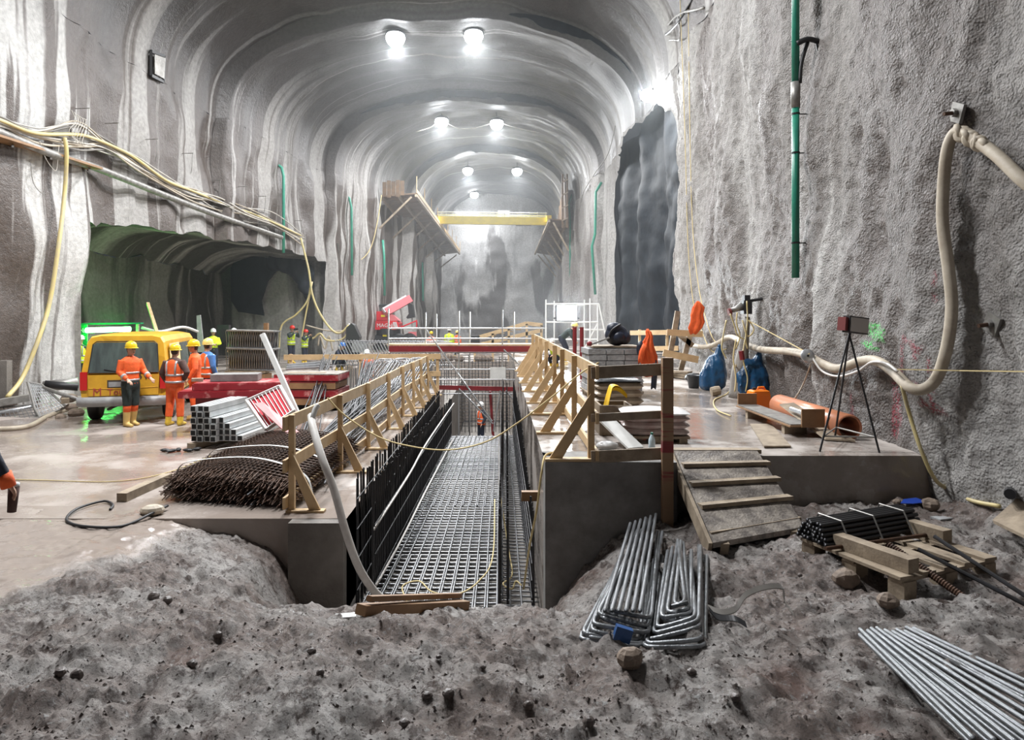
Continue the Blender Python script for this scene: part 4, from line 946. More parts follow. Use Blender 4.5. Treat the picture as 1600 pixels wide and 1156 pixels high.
# ------------------------------------------------------------ long rebars stacked behind the guardrail
rng = random.Random(11)
M['rebar_mid'] = mat('rebar_mid_grey', (.11, .112, .12), (.06, .06, .065), rough=.42, metal=.7, scale=9)
def rods(n, a, b, sa, sb, r, m_, lab, grp, cat='rebar'):
    for k in range(n):
        da = V(rng.gauss(0, sa[0]), rng.gauss(0, sa[1]), abs(rng.gauss(0, sa[2]))); db = V(rng.gauss(0, sb[0]), rng.gauss(0, sb[1]), abs(rng.gauss(0, sb[2])))
        o = bar('rebar_rod', Vector(a)+da, Vector(b)+db, r, M[m_], None); tag(o, lab, cat, grp)
rods(60, (-2.95, 9.5, .05), (-3.0, 19.5, .30), (.18, .35, .10), (.30, .6, .14), .013, 'rebar_mid', 'long steel rebar rod in the bundle lying behind the left guardrail', 'rods lying behind the left guardrail')
rods(34, (-3.0, 14.0, .05), (-3.75, 20.3, 1.0), (.10, .5, .06), (.12, .2, .08), .014, 'rebar_dark', 'black rebar rod in the bundle propped up on the cross rail', 'rods propped on the cross rail')
rods(14, (-3.7, 13.4, .05), (-5.1, 21.0, 1.05), (.10, .3, .05), (.08, .1, .1), .016, 'rebar_dark', 'black rebar rod leaning towards the white-helmet worker', 'leaning black rods')
def bent_bar(pts, r, m_, lab, grp):
    return single('bent_rebar', MB().tube(pts, r, 6), M[m_], lab, 'rebar', grp, True)
for k in range(18):
    x = -3.75+.045*k*1.6; d = 21.2+.04*k; z0 = .05; zt = 1.02+.06*math.sin(k)
    bent_bar([(x-.35, d-3.2, z0), (x, d-.1, zt-.06), (x+.05, d, zt), (x+.40, d+.02, zt), (x+.45, d-.1, zt-.05), (x+.15, d-3.0, z0)], .013, 'rebar', 'bright bent stirrup bar leaning on the cross rail', 'bright stirrups on the cross rail')

# ------------------------------------------------------------ rusty mesh pile with straps
g = thing('mesh_pile', 'dark rusty pile of rebar meshes tied with white straps', 'rebar mesh', (-3.6, 9.7, 0), 0, None, True)
ux = V(.975, -.20, 0).normalized(); uy = V(.06, 1, 0).normalized()   # across / along the pile
O = V(-4.30, 9.12, 0)
nl = 22
for L_ in range(nl):
    t_ = L_/nl; z = .075+L_*.0165; sh = V(rng.uniform(-.05, .05), rng.uniform(-.06, .06), 0); wdt = 1.78-.22*t_; ln = 3.0-.3*t_; o0 = O+sh+ux*(.08*t_)+uy*(.10*t_)
    mbm = MB()
    sagz = lambda u_: -.05*(2*u_-1)**2*t_*2
    for i in range(25):
        a = o0+ux*(wdt*i/24); mbm.tube([a+V(0, 0, z+sagz(i/24)-rng.uniform(0, .05))-uy*rng.uniform(.04, .22), a+V(0, 0, z+sagz(i/24)), a+uy*ln+V(0, 0, z+sagz(i/24)+.05)], .006, 4, False)
    for i in range(24):
        a = o0+uy*(ln*i/23); mbm.tube([a+ux*(wdt*j/6 if 0 < j < 6 else (-.08 if j == 0 else wdt+.09))+V(0, 0, z+.009+.05*i/23+sagz(j/6)) for j in range(7)], .006, 4, False)
    part('mesh_sheet', mbm, M['rebar_rust'], g)
for dd_ in (.40, 1.25):
    a = O+uy*dd_; zt = .47
    pts = [a-ux*.12+V(0, 0, .10), a-ux*.05+V(0, 0, .34), a+ux*.2+V(0, 0, zt-.03), a+ux*.9+uy*.06+V(0, 0, zt+.03), a+ux*1.45+V(0, 0, zt-.02), a+ux*1.80+V(0, 0, .30), a+ux*1.90+V(0, 0, .05)]
    mbs = MB(); mbs.rings([[q-uy*.028, q+uy*.028, q+uy*.028+V(0, 0, .006), q-uy*.028+V(0, 0, .006)] for q in spline(pts, 6)])
    part('strap', mbs, M['white_paint'], g, label='white flat lifting strap')
for k in range(2): part('bearer', MB().beam(O+uy*(.35+2.0*k)-ux*.1+V(0, 0, .03), O+uy*(.35+2.0*k)+ux*1.8+V(0, 0, .03), .10, .06), M['pine_old'], g)
single('timber_length', MB().beam(G(190, 778, .06), G(262, 746, .06), .13, .12), M['pine_old'], 'square timber beam lying beside the rusty mesh pile', 'timber')
single('cable_loop', MB().tube(spline([G(172, 796, .02), G(176, 788, .03), G(160, 783, .03), G(120, 795, .03), G(104, 812, .03), G(130, 822, .03), G(190, 822, .03), G(235, 803, .05), G(262, 790, .06)], 8), .016, 6), M['black_rubber'], 'black cable lying in a loop on the wet floor', 'cable', None, True)
single('crushed_bag', MB().ball(G(238, 797, .06), (.14, .10, .07), 10, 6, rotz(.4)), M['hose_beige'], 'crumpled muddy bag at the corner of the mesh pile', 'bag')
single('yellow_string', MB().tube(spline([G(-40, 748, .015), G(60, 750, .015), G(180, 752, .015), G(262, 738, .02), G(330, 712, .03)], 8), .008, 5), M['rope'], 'thin yellow cord lying straight across the wet floor', 'cord', None, True)
for k, (px, py) in enumerate(((258, 703), (268, 704), (279, 702), (294, 703), (308, 701))):
    single('debris_scrap', MB().ball(G(px, py, .03), (.09+.02*(k % 2), .05, .03), 7, 5, rotz(k)), M['black_rubber'], 'small black scrap lying in the puddle beside the square tubes', 'scrap', 'black scraps in the puddle')
# ------------------------------------------------------------ right bench
ZR = .8
def Gs(px, py, z=ZR): return G(px, py, z)
def WR(px, py, off=.05):
    """where the pixel's ray meets the right wall"""
    d = 12.0
    for _ in range(14):
        z = CZ-(py-VY)/F*d; X = float(right_pt(np.array([d]), np.array([z]))[0])-off; d = .3*d+.7*X*F/(px-VX)
    return P(px, py, d)
def WL(px, py, off=.05):
    d = 20.0
    for _ in range(16):
        z = CZ-(py-VY)/F*d; X = float(left_pt(np.array([d]), np.array([z]))[0])+off; d = .4*d+.6*X*F/(px-VX)
    return P(px, py, d)
M['sack'] = mat('paper_sack_in_film', (.46, .39, .30), (.34, .27, .20), rough=.3, scale=6, bump=.3, bscale=12)
M['sack_pink'] = mat('reddish_sack_in_film', (.36, .25, .23), (.50, .42, .40), rough=.25, scale=4, bump=.3, bscale=12)
M['film_black'] = mat('black_film', (.012, .013, .016), rough=.25)
M['film_white'] = mat('white_film', (.75, .75, .75), (.6, .6, .6), rough=.25, scale=5)
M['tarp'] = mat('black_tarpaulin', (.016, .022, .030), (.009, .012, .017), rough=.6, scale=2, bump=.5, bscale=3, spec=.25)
M['navy_bag'] = mat('navy_bag', (.015, .022, .045), (.010, .012, .02), rough=.45, scale=6, bump=.4, bscale=12)
M['blue_bag'] = mat('blue_plastic_bag', (.012, .075, .17), (.008, .04, .10), rough=.3, scale=4, bump=.6, bscale=8)
M['yellow_cloth'] = mat('yellow_tarpaulin', (.82, .52, .02), (.70, .42, .02), rough=.5, scale=5, bump=.3, bscale=14)
M['orange_plastic'] = mat('orange_plastic', (.90, .22, .01), rough=.35)
M['orange_pipe'] = mat('orange_sewer_pipe', (.62, .24, .12), (.52, .22, .13), rough=.3, scale=4)
M['green_pipe'] = mat('green_pipe', (.02, .22, .14), (.015, .16, .11), rough=.4, scale=5)
M['green_pipe_far'] = mat('teal_pipe', (.05, .36, .24), (.04, .28, .2), rough=.45, scale=5)
M['block'] = mat('grey_stone_block', (.34, .345, .35), (.22, .22, .22), rough=.8, scale=8, bump=.3, bscale=30)
M['bucket'] = mat('black_bucket', (.03, .032, .035), rough=.4)
M['clear'] = mat('clear_bottle', (.55, .66, .72), rough=.08)

def pillow(L_, W_, H_, seed):
    mb = MB(); n, m = 14, 10
    for sgn in (1, -1):
        A = np.zeros((n, m, 3))
        for i in range(n):
            for j in range(m):
                u, v = i/(n-1)*2-1, j/(m-1)*2-1
                k = (max(0, 1-abs(u)**6)*max(0, 1-abs(v)**5))**.5
                A[i, j] = (u*L_/2*(1-.03*abs(v)**3), v*W_/2, sgn*H_/2*k+.006*math.sin(5*u+seed)*k)
        mb.grid(A, None, sgn < 0)
    return mb
def sack_stack(name, lab, loc, rz, L_, W_, layers, material, lh=.10, cover=None):
    t = thing(name, lab, 'sack stack', loc, rz)
    part('pallet', MB().box((0, 0, .07), (L_, W_, .03)).box((-L_*.4, 0, .03), (.1, W_, .06)).box((L_*.4, 0, .03), (.1, W_, .06)).box((0, 0, .03), (.1, W_, .06)), M['pine_old'], t)
    for k in range(layers):
        for s in (-1, 1):
            mb = pillow(L_*1.02, W_*.5, lh*1.12, k+s); mb.v = [(x+random.uniform(-.01, .01), y+s*W_*.245, z+.09+lh*(k+.5)) for x, y, z in mb.v]
            part('sack', mb, material, t, True)
    if cover: 
        mb = pillow(L_*1.04, W_*1.02, .09, 2.2); mb.v = [(x, y, z+.09+lh*layers+.02) for x, y, z in mb.v]; part('film_cover', mb, cover, t, True)
    return t
sack_stack('sack_pallet', 'pallet of tan cement sacks under black film behind the end rail', V(1.86, 11.2, ZR), R(4), .74, .62, 4, M['sack'], .115, M['film_black'])
sack_stack('sack_pallet', 'low pallet of reddish film-wrapped sacks next to the thick post', V(1.98, 9.05, ZR), R(-3), .82, .55, 3, M['sack_pink'], .085, M['film_white'])
# yellow cloth
mb = MB(); A = np.zeros((16, 12, 3))
for i in range(16):
    for j in range(12):
        u, v = i/15, j/11
        x = 1.42+.30*u; d = 9.45+.28*v; z = ZR+.52+.10*math.sin(u*3.1)+.03*math.sin(7*v+u*3)-.45*max(0, .35-u)**1.2*3*(1-.3*v)
        A[i, j] = (x, d, z)
mb.grid(A, None, True); B = A.copy(); B[..., 2] -= .02; mb.grid(B, None, False)
single('yellow_tarp', mb, M['yellow_cloth'], 'crumpled bright yellow tarpaulin draped behind the middle rail', 'tarpaulin', None, True)
g = thing('tool_crate', 'open timber crate under the yellow tarpaulin', 'crate', (1.55, 9.6, ZR))
part('side', MB().box((-.2, 0, .2), (.03, .5, .40)).box((.2, 0, .2), (.03, .5, .40)).box((0, .25, .2), (.4, .03, .40)).box((0, -.25, .2), (.4, .03, .40)), M['pine_old'], g); part('base', MB().box((0, 0, .02), (.4, .5, .03)), M['pine_old'], g)
single('white_board', MB().beam(V(1.36, 8.9, ZR+.27), V(1.62, 8.35, ZR+.02), .22, .025), M['white_paint'], 'white board tilted against the reddish sacks', 'board')
single('litter_bag', MB().ball(V(1.28, 8.35, ZR+.05), (.14, .12, .055), 10, 6), M['film_white'], 'crumpled white plastic bag beside the guardrail brace', 'bag', None, True)
b_ = thing('water_bottle', 'clear water bottle with green cap standing on the slab edge', 'bottle', V(1.80, 8.30, ZR+.01))
part('bottle', MB().lathe([(.036, 0), (.04, .01), (.04, .11), (.036, .13), (.018, .17), (.014, .185)], 14), M['clear'], b_, True)
part('cap', MB().lathe([(.016, .183), (.016, .205), (.002, .206)], 10), M['green_pipe'], b_)
# stone blocks with the bag and the orange jacket
g = thing('block_pallet', 'pallet of grey stone blocks carrying bags', 'block pallet', V(2.22, 14.0, ZR), R(3))
part('pallet', MB().box((0, 0, .11), (1.1, .9, .03)).box((-.45, 0, .05), (.1, .9, .10)).box((0, 0, .05), (.1, .9, .10)).box((.45, 0, .05), (.1, .9, .10)), M['pine_old'], g)
for k in range(7):
    for i in range(3):
        for j in range(2):
            part('block', MB().box((-.36+.355*i+(.02 if k % 2 else 0), -.22+.43*j, .185+.118*k), (.34, .41, .105), rotz(random.uniform(-.02, .02))), M['block'], g)
part('top_board', MB().box((.05, 0, .98), (.95, .7, .03)), M['pine_old'], g)
bz = ZR+1.0
g = thing('backpack', 'navy backpack lying on the stone blocks', 'backpack', V(2.32, 13.9, bz))
mb = MB(); mb.ball((0, 0, .20), (.24, .17, .21), 14, 10); mb.ball((-.05, -.02, .33), (.16, .13, .13), 12, 8); mb.ball((.14, -.05, .15), (.14, .12, .14), 10, 8)
link('bag', remeshed(mb, 'bag', .02, M['navy_bag'], 3), g)
part('strap', MB().tube(spline([(-.2, -.1, .1), (-.12, -.16, .3), (.05, -.14, .42)], 5), .02, 6), M['black_rubber'], g)
part('pocket', MB().ball((.03, -.15, .17), (.12, .05, .10), 10, 6), M['navy_bag'], g, True)
g = thing('tool_case', 'flat dark tool with red handle beside the backpack', 'tool', V(1.86, 13.7, bz), R(-20))
part('blade', MB().beam((-.05, 0, .03), (.28, .05, .16), .16, .03), M['steel_old'], g); part('handle', MB().ball((-.10, -.02, .04), (.06, .05, .05), 8, 6), M['red_paint'], g)
g = thing('rain_jacket', 'orange jacket hanging over the corner of the stone blocks', 'jacket', V(2.86, 13.5, ZR+.45))
def folds(st, n=40, k1=7, amp=.22, ph=0.0):
    """hanging cloth: closed rings whose radius is pleated"""
    rs = []
    for i, (c, rx, ry) in enumerate(st):
        c = Vector(c); q = []
        for j in range(n):
            t = 2*math.pi*j/n; f = 1+amp*math.sin(k1*t+ph+i*.5)+.4*amp*math.sin(3*t+i)
            q.append(c+V(rx*f*math.cos(t), ry*f*math.sin(t), .03*math.sin(2*t+ph) if i in (0, len(st)-1) else 0))
        rs.append(q)
    return MB().rings(rs)
part('cloth', folds([((.05, .02, -.02), .10, .05), ((.03, .02, .18), .13, .06), ((.0, .02, .36), .145, .07), ((-.03, 0, .52), .12, .065), ((-.01, 0, .64), .085, .055), ((.02, 0, .74), .06, .045), ((.0, 0, .83), .05, .04), ((-.02, 0, .86), .02, .02)]), M['hv_orange'], g, True)
part('sleeve', folds([((-.08, -.06, .58), .05, .045), ((-.13, -.08, .46), .055, .05), ((-.16, -.07, .32), .05, .045), ((-.17, -.06, .24), .04, .035)], 20, 5, .12), M['hv_orange'], g, True)
part('dark_panel', folds([((.10, -.01, -.25), .05, .04), ((.12, .0, .0), .05, .05), ((.12, .02, .3), .04, .05)], 20, 5, .12), M['navy_bag'], g, True)
part('lining', MB().ball((-.14, .0, .5), (.09, .06, .16), 8, 6), M['navy_bag'], g, True)
for k, x in enumerate((898, 909)):
    single('steel_prop', MB().tube([P(x, 511, 17.5), Pg(x, 17.5, ZR)], .05, 8), M['red_paint'], ['dark red prop post beside the guardrail, left of the twin post', 'dark red prop post next to the stone blocks'][k], 'prop')

# scaffold tower with the work light
g = thing('scaffold_tower', 'white tube scaffold tower around the dazzling work light', 'scaffold', V(3.0, 27, ZR), 0, None, True)
for x, d, yt in ((853, 27, 468), (866, 28.5, 470), (913, 28.5, 468), (922, 27, 466), (934, 27, 474)):
    bar('standard', Pg(x, d, ZR), P(x, yt, d), .03, M['white_paint'], g)
for y, x0, x1, d in ((475, 853, 936, 27), (477, 866, 913, 28.5), (503, 853, 934, 27), (515, 905, 944, 27), (530, 853, 934, 27), (543, 906, 946, 27)):
    bar('ledger', P(x0, y, d), P(x1, y, d), .03, M['white_paint'], g)
bar('diagonal', P(936, 475, 27), P(946, 522, 27), .04, M['white_paint'], g); bar('diagonal', P(913, 545, 27), P(934, 505, 27), .025, M['white_paint'], g)
g = thing('work_light', 'dazzling white work light clamped to the scaffold tower', 'lamp', P(886, 489, 26.8), R(8), None)
Mx = Matrix.Rotation(R(80), 3, 'X')
part('casing', MB().box((0, .12, 0), (.8, .16, .6)), M['lamp_case'], g); part('lens', MB().box((0, .02, 0), (.74, .05, .54)), M['lamp_glass'], g)
part('bracket', MB().tube([(-.5, .1, -.2), (.5, .1, -.2)], .03, 6).tube([(0, .12, -.3), (0, .12, -.2)], .03, 6), M['lamp_case'], g)
L = bpy.data.lights.new('work_light_beam', 'AREA'); L.shape = 'RECTANGLE'; L.size = .74; L.size_y = .54; L.energy = LAMP_W*.35; L.color = (.9, .97, 1)
o = bpy.data.objects.new('light', L); COL.objects.link(o); o.parent = g; o.location = (0, -.06, 0); o.rotation_euler = (R(-84), 0, R(-14))
# floodlight on the right wall
g = thing('portal_floodlight', 'bright floodlight fixed at the top of the dark portal', 'lamp', P(1012, 150, 27.6), 0)
part('casing', MB().box((0, .10, .05), (.5, .2, .4)), M['lamp_case'], g); part('lens', MB().ball((0, -.06, 0), (.30, .10, .26), 14, 8), M['lamp_glass'], g, True)
part('bracket', MB().tube([(0, .1, .2), (.5, .3, .5)], .03, 6), M['lamp_case'], g)
L = bpy.data.lights.new('wall_floodlight_beam', 'AREA'); L.shape = 'DISK'; L.size = .6; L.energy = LAMP_W*.5; L.color = (.93, .98, 1)
o = bpy.data.objects.new('light', L); COL.objects.link(o); o.parent = g; o.location = (-.05, -.3, -.05); o.rotation_euler = (R(-58), 0, R(-30))

# black tarpaulin in the portal
mb = MB(); n, m = 60, 50; A = np.zeros((n, m, 3))
for i in range(n):
    for j in range(m):
        u, v = i/(n-1), j/(m-1); d = 23.2+15.2*u; z = ZR-.1+10.6*v
        A[i, j] = (6.75-.12*u+.20*math.sin(u*19)+.06*math.sin(u*47+v*4), d, z)
dz = .13*fbm(A[..., 1]*.5, A[..., 2]*.9, 0, 4, 301); A[..., 0] += dz
mb.grid(A, None, False)
single('portal_tarpaulin', mb, M['tarp'], 'huge black tarpaulin curtain closing the side portal in the right wall', 'tarpaulin', None, True)
struct('wall_portal_back', MB().box((8.6, 30.5, 5.5), (.3, 17, 12)), M['concrete_dirty'])
# pale rails in front of the tarpaulin
g = thing('timber_guardrail', 'short pale guardrail in front of the black tarpaulin', 'guardrail', V(5.2, 24.5, ZR), 0, None, True)
for y in (520, 545): part('rail_board', MB().beam(P(985, y, 24.5), P(1060, y-1, 22.6), .035, .16), M['pine'], g)
for x, d in ((1000, 24.1), (1043, 23.1)): part('post', MB().box(Pg(x, d, ZR)+V(.0, .06, .55), (.08, .08, 1.1)), M['pine'], g)
# sawhorse frame with boards
g = thing('board_rack', 'weathered A-shaped rack with two pale boards against the right wall', 'rack', V(5.1, 20.5, ZR), 0, None, True)
dR = 19.6
for a, b in (((1059, 486), (1042, 582)), ((1080, 516), (1062, 584)), ((1058, 520), (1082, 540))): part('leg', MB().beam(P(*a, dR), P(*b, dR), .14, .10, (0, 1, 0)), M['pine_old'], g)
part('board', MB().beam(P(1042, 519, dR-.25), P(1098, 522, dR-.25), .05, .17), M['pine'], g); part('board', MB().beam(P(1036, 551, dR-.25), P(1091, 562, dR-.25), .05, .19), M['pine'], g)
for k in range(3): single('stacked_plank', MB().beam(Gs(1044, 586-3*k, ZR+.05+.06*k), Gs(1078, 590-4*k, ZR+.05+.06*k), .26, .05), M['pine_old'], ['lowest', 'middle', 'upper'][k]+' weathered plank on the floor below the rack', 'plank')
single('debris_lump', MB().ball(Gs(1084, 590, ZR+.1), (.22, .18, .12), 9, 6), M['black_rubber'], 'dark debris lump between planks and bucket', 'debris')
g = thing('bucket', 'black builder bucket beside the first blue bag', 'bucket', Gs(1084, 606))
part('pail', MB().lathe([(.11, 0), (.15, .27), (.16, .28), (.145, .275), (.105, .02), (.01, .02)], 18), M['bucket'], g, True)
part('handle', MB().tube([V(.15*math.cos(a), .02, .27-.07*math.sin(a)) for a in np.linspace(0, math.pi, 9)], .006, 5), M['galv'], g)
single('paper_roll', MB().lathe([(.01, -.09), (.09, -.085), (.1, 0), (.09, .085), (.01, .09)], 12, Gs(1118, 611, ZR+.10), Matrix.Rotation(R(80), 3, 'Y')), M['pine_old'], 'muddy round roll at the foot of the first blue bag', 'roll')
def blue_bag(lab, loc, h, w, tips, lean):
    g = thing('rubbish_bag', lab, 'bag', loc)
    mb = MB(); S = []
    for t_, k in ((0, .75), (.08, 1.0), (.3, 1.05), (.5, .92), (.68, .70), (.8, .45)): S.append(((lean*t_, 0, h*t_), w*k*.55, w*k*.42))
    mb.ell(S, 18)
    for tx, tz, r_ in tips: mb.tube([(lean*.7, 0, h*.62), (lean*.8+tx*.6, 0, h*.8), (lean*.9+tx, 0, h*tz)], [w*.30, w*.18, r_], 10)
    me = remeshed(mb, 'bag', .022, M['blue_bag'], 2)
    co = np.zeros(len(me.vertices)*3, np.float32); me.vertices.foreach_get('co', co); c = co.reshape(-1, 3)
    nz_ = fbm(c[:, 0]*7+h*9, c[:, 1]*7, c[:, 2]*4, 3, 77); c[:, :2] *= (1+.13*nz_+.05*np.sin(np.arctan2(c[:, 1], c[:, 0])*7+c[:, 2]*3))[:, None]
    me.vertices.foreach_set('co', c.ravel()); me.update(); link('sack', me, g)
    part('knot', MB().ball((lean*.9+tips[0][0], 0, h*tips[0][1]), (.04, .04, .05), 8, 6), M['blue_bag'], g, True)
    return g
blue_bag('slim blue rubbish bag tied up at the hose beside the bucket', Gs(1113, 609), .93, .50, [(.06, 1.0, .03)], .10)
blue_bag('wide dark blue rubbish bag with two knotted ears', Gs(1192, 622)+V(-.22, 0, 0), .86, .62, [(.14, 1.05, .03), (-.20, .86, .06)], .02)
# orange canister, pipe, trough, boards
g = thing('jerrycan', 'orange plastic canister standing behind the plywood trough', 'canister', Gs(1185, 644), R(15))
mb = MB(); mb.rings([[V(sx*.17*(k1), sy*.11*k1, z) for sx, sy in ((-1, -.8), (-.9, -1), (.9, -1), (1, -.8), (1, .8), (.9, 1), (-.9, 1), (-1, .8))] for z, k1 in ((0, .94), (.03, 1), (.28, 1), (.35, .9), (.37, .7))])
part('body', mb, M['orange_plastic'], g); part('cap', MB().lathe([(.03, .36), (.03, .41), (.002, .412)], 10, (-.08, 0, 0)), M['black_rubber'], g); part('grip', MB().tube([(-.02, 0, .36), (0, 0, .41), (.10, 0, .41), (.13, 0, .36)], .018, 6), M['orange_plastic'], g)
mb = MB(); a, b = V(4.45, 8.95, ZR+.17), V(4.46, 11.2, ZR+.17); dr = (b-a).normalized(); n_ = 24
rs = []
for q, r_ in ((a, .135), (a, .165), (b, .165), (b, .135)): rs.append([q+V(math.cos(2*math.pi*k/n_)*r_, 0, math.sin(2*math.pi*k/n_)*r_) for k in range(n_)])
rs.append(rs[0]); mb.rings(rs, False)
single('drain_pipe', mb, M['orange_pipe'], 'long orange drain pipe lying along the foot of the right wall', 'pipe', None, True)
g = thing('plywood_trough', 'long plywood trough with raised end boards and dark felt inside', 'trough', V(4.0, 10, ZR), 0, None, True)
a, b = V(3.98, 9.2, ZR+.14), V(3.98, 11.3, ZR+.14)
part('base_board', MB().beam(a, b, .36, .02), M['ply'], g); part('felt', MB().beam(a+V(0, .03, .02), b+V(0, -.03, .02), .32, .015), M['steel_old'], g)
part('end_board', MB().box(a+V(.12, 0, .11), (.30, .03, .24)), M['ply'], g); part('end_board', MB().box(b+V(0, 0, .10), (.30, .03, .20)), M['ply'], g)
for y in (9.5, 10.9): part('foot', MB().box((3.98, y, ZR+.065), (.30, .10, .13)), M['pine_old'], g)
single('loose_plywood', MB().poly([Gs(1172, 664, ZR+.01), Gs(1205, 664, ZR+.01), Gs(1236, 699, ZR+.01), Gs(1194, 699, ZR+.01)], (0, 0, .02)), M['pine_old'], 'flat wet plywood piece lying on the slab in front of the trough', 'board')
single('white_board', MB().poly([V(4.12, 8.9, ZR+.02), V(4.42, 8.75, ZR+.02), V(4.30, 10.3, ZR+.30), V(4.10, 10.3, ZR+.28)], (.01, 0, .02)), M['pine_old'], 'pale board leaning on the orange pipe behind the tripod', 'board')
single('steel_pin', MB().tube([V(4.14, 9.3, ZR+.26), V(4.10, 9.9, ZR+.28)], .03, 8), M['galv'], 'short bright tube lying in the plywood trough', 'tube')
# tripod lamp
g = thing('tripod_lamp', 'unlit halogen floodlight on a thin steel tripod', 'lamp', V(4.1, 8.4, ZR), 0, None, True)
top = P(1327, 522, 8.45)
feet = [Gs(1281, 706), Gs(1374, 708), Gs(1304, 688)]
for f_ in feet: bar('leg', f_+V(0, 0, .005), top, .012, M['rebar_dark'], g)
mids = [lerp(f_, top, .13) for f_ in feet]
for a, b in ((0, 1), (1, 2), (2, 0)): bar('brace_rod', mids[a], mids[b], .010, M['steel_old'], g)
bar('stem', top, top+V(.03, 0, .05), .02, M['black_rubber'], g)
Mh = Matrix.Rotation(R(20), 3, 'Z') @ Matrix.Rotation(R(6), 3, 'Y')
hc = P(1337, 508, 8.4)
part('head', MB().box(hc, (.30, .10, .20), Mh), M['lamp_case'], g); part('glass', MB().box(hc+Mh @ V(.0, -.055, 0), (.27, .012, .17), Mh), mat('dusty_glass', (.42, .40, .38), rough=.3), g)
M['maroon'] = mat('maroon_paint', (.16, .03, .03), rough=.5)
part('cooling_fins', MB().box(hc+Mh @ V(-.16, .03, 0), (.06, .12, .16), Mh), M['maroon'], g)
# hoses and fittings on the right wall
hp = [(1640, 310), (1600, 283), (1560, 245), (1530, 222), (1508, 208), (1492, 208), (1480, 235), (1474, 290), (1473, 350), (1482, 420), (1487, 480), (1480, 540), (1464, 590), (1442, 608), (1420, 604), (1395, 580), (1370, 564), (1345, 564), (1310, 576), (1285, 568), (1262, 556), (1235, 549), (1190, 546), (1165, 538), (1150, 529), (1137, 527), (1120, 537), (1100, 542), (1080, 539)]
single('concrete_hose', MB().tube(spline([WR(x, y, .16 if y < 600 else .2) for x, y in hp], 6), .062, 10), M['hose_beige'], 'thick beige concrete hose looping down the right rock wall', 'hose', None, True)
g = thing('hose_wrapping', 'grey rope wrapping that ties the beige hose to its anchor', 'rope', WR(1515, 214, .2), 0, None, True)
for k in range(7):
    t_ = k/6; c_ = WR(1497+40*t_, 206+22*t_, .17); part('turn', MB().lathe([(.065, -.03), (.085, -.02), (.09, .0), (.085, .02), (.065, .03)], 12, c_, Matrix.Rotation(R(75+20*math.sin(k*2)), 3, 'Y') @ Matrix.Rotation(R(30*math.cos(k*3)), 3, 'X')), M['hose_beige'], g, True)
for (px, py, lab) in ((1496, 176, 'rusty anchor plate with bolt above the hose wrapping'), (1551, 506, 'grey anchor plate with bolt right of the beige hose')):
    c_ = WR(px, py, .03); g = thing('anchor_plate', lab, 'anchor plate', c_, 0, 'rock anchors on the right wall')
    part('plate', MB().box((0, 0, 0), (.035, .20, .20), Matrix.Rotation(R(25), 3, 'X')), M['steel_old'], g)
    part('bolt', MB().tube([(0, 0, 0), (-.16, -.02, -.02)], .022, 8), M['rebar_rust'], g); part('nut', MB().tube([(-.01, 0, 0), (-.06, 0, 0)], .045, 6), M['steel_old'], g)
g = thing('drain_downpipe', 'thick dark green pipe hanging down the right rock wall', 'pipe', WR(1243, 434, .12), 0, None, True)
pb_ = WR(1243, 434, .14)
part('pipe', MB().tube([(pb_.x, pb_.y, pb_.z), (pb_.x, pb_.y, 5.9)], .062, 12), M['green_pipe'], g, True)
part('pipe', MB().tube([(pb_.x, pb_.y, 6.2), (pb_.x, pb_.y, 9.0)], .062, 12), M['green_pipe'], g, True)
part('coupling', MB().tube([(pb_.x, pb_.y, 5.85), (pb_.x, pb_.y, 6.28)], .075, 12), M['steel_old'], g, True)
for z in (3.6, 5.1, 5.75): part('clamp', MB().tube([(pb_.x, pb_.y, z-.015), (pb_.x, pb_.y, z+.015)], .070, 12).tube([(pb_.x, pb_.y, z), (pb_.x+.25, pb_.y, z)], .01, 5), M['rebar_dark'], g)
part('valve', MB().tube(spline([(pb_.x, pb_.y-.06, 6.9), (pb_.x+.18, pb_.y-.05, 6.98), (pb_.x+.38, pb_.y-.02, 6.95)], 4), .045, 8).tube(spline([(pb_.x+.2, pb_.y, 6.95), (pb_.x+.08, pb_.y-.05, 6.6), (pb_.x+.05, pb_.y-.05, 6.25)], 4), .035, 8).tube([(pb_.x+.32, pb_.y-.05, 6.95), (pb_.x+.42, pb_.y-.05, 6.45)], .018, 6), M['black_rubber'], g, True)
# power-tool station on its crusted post
g = thing('tool_post', 'grey electric tool mounted on a crusted post at the right wall', 'winch', V(4.75, 14.2, ZR), 0, None, True)
dW = 13.6
part('post', MB().tube(spline([Pg(1160, dW, ZR), P(1158, 580, dW), P(1163, 535, dW), P(1168, 495, dW)], 4), [.26, .24, .22, .2, .18, .15, .12, .10, .09, .08, .07, .06, .05], 9), M['concrete_dirty'], g, True)
part('motor', MB().tube([P(1142, 485, dW), P(1150, 483, dW), P(1160, 478, dW)], [.05, .055, .085], 12), M['steel_old'], g, True)
part('gearbox', MB().box(P(1166, 480, dW), (.16, .2, .26)), M['lamp_case'], g); part('cap', MB().box(P(1166, 466, dW), (.11, .14, .12)), M['lamp_case'], g)
part('flange', MB().tube([P(1138, 488, dW), P(1142, 487, dW)], .075, 12), M['maroon'], g)
part('arm', MB().tube([P(1172, 470, dW), P(1190, 467, dW), P(1211, 458, dW)], .03, 6), M['black_rubber'], g)
part('red_wrap', MB().tube([P(1158, 548, dW-.28), P(1160, 562, dW-.28)], .05, 8), M['red_paint'], g)
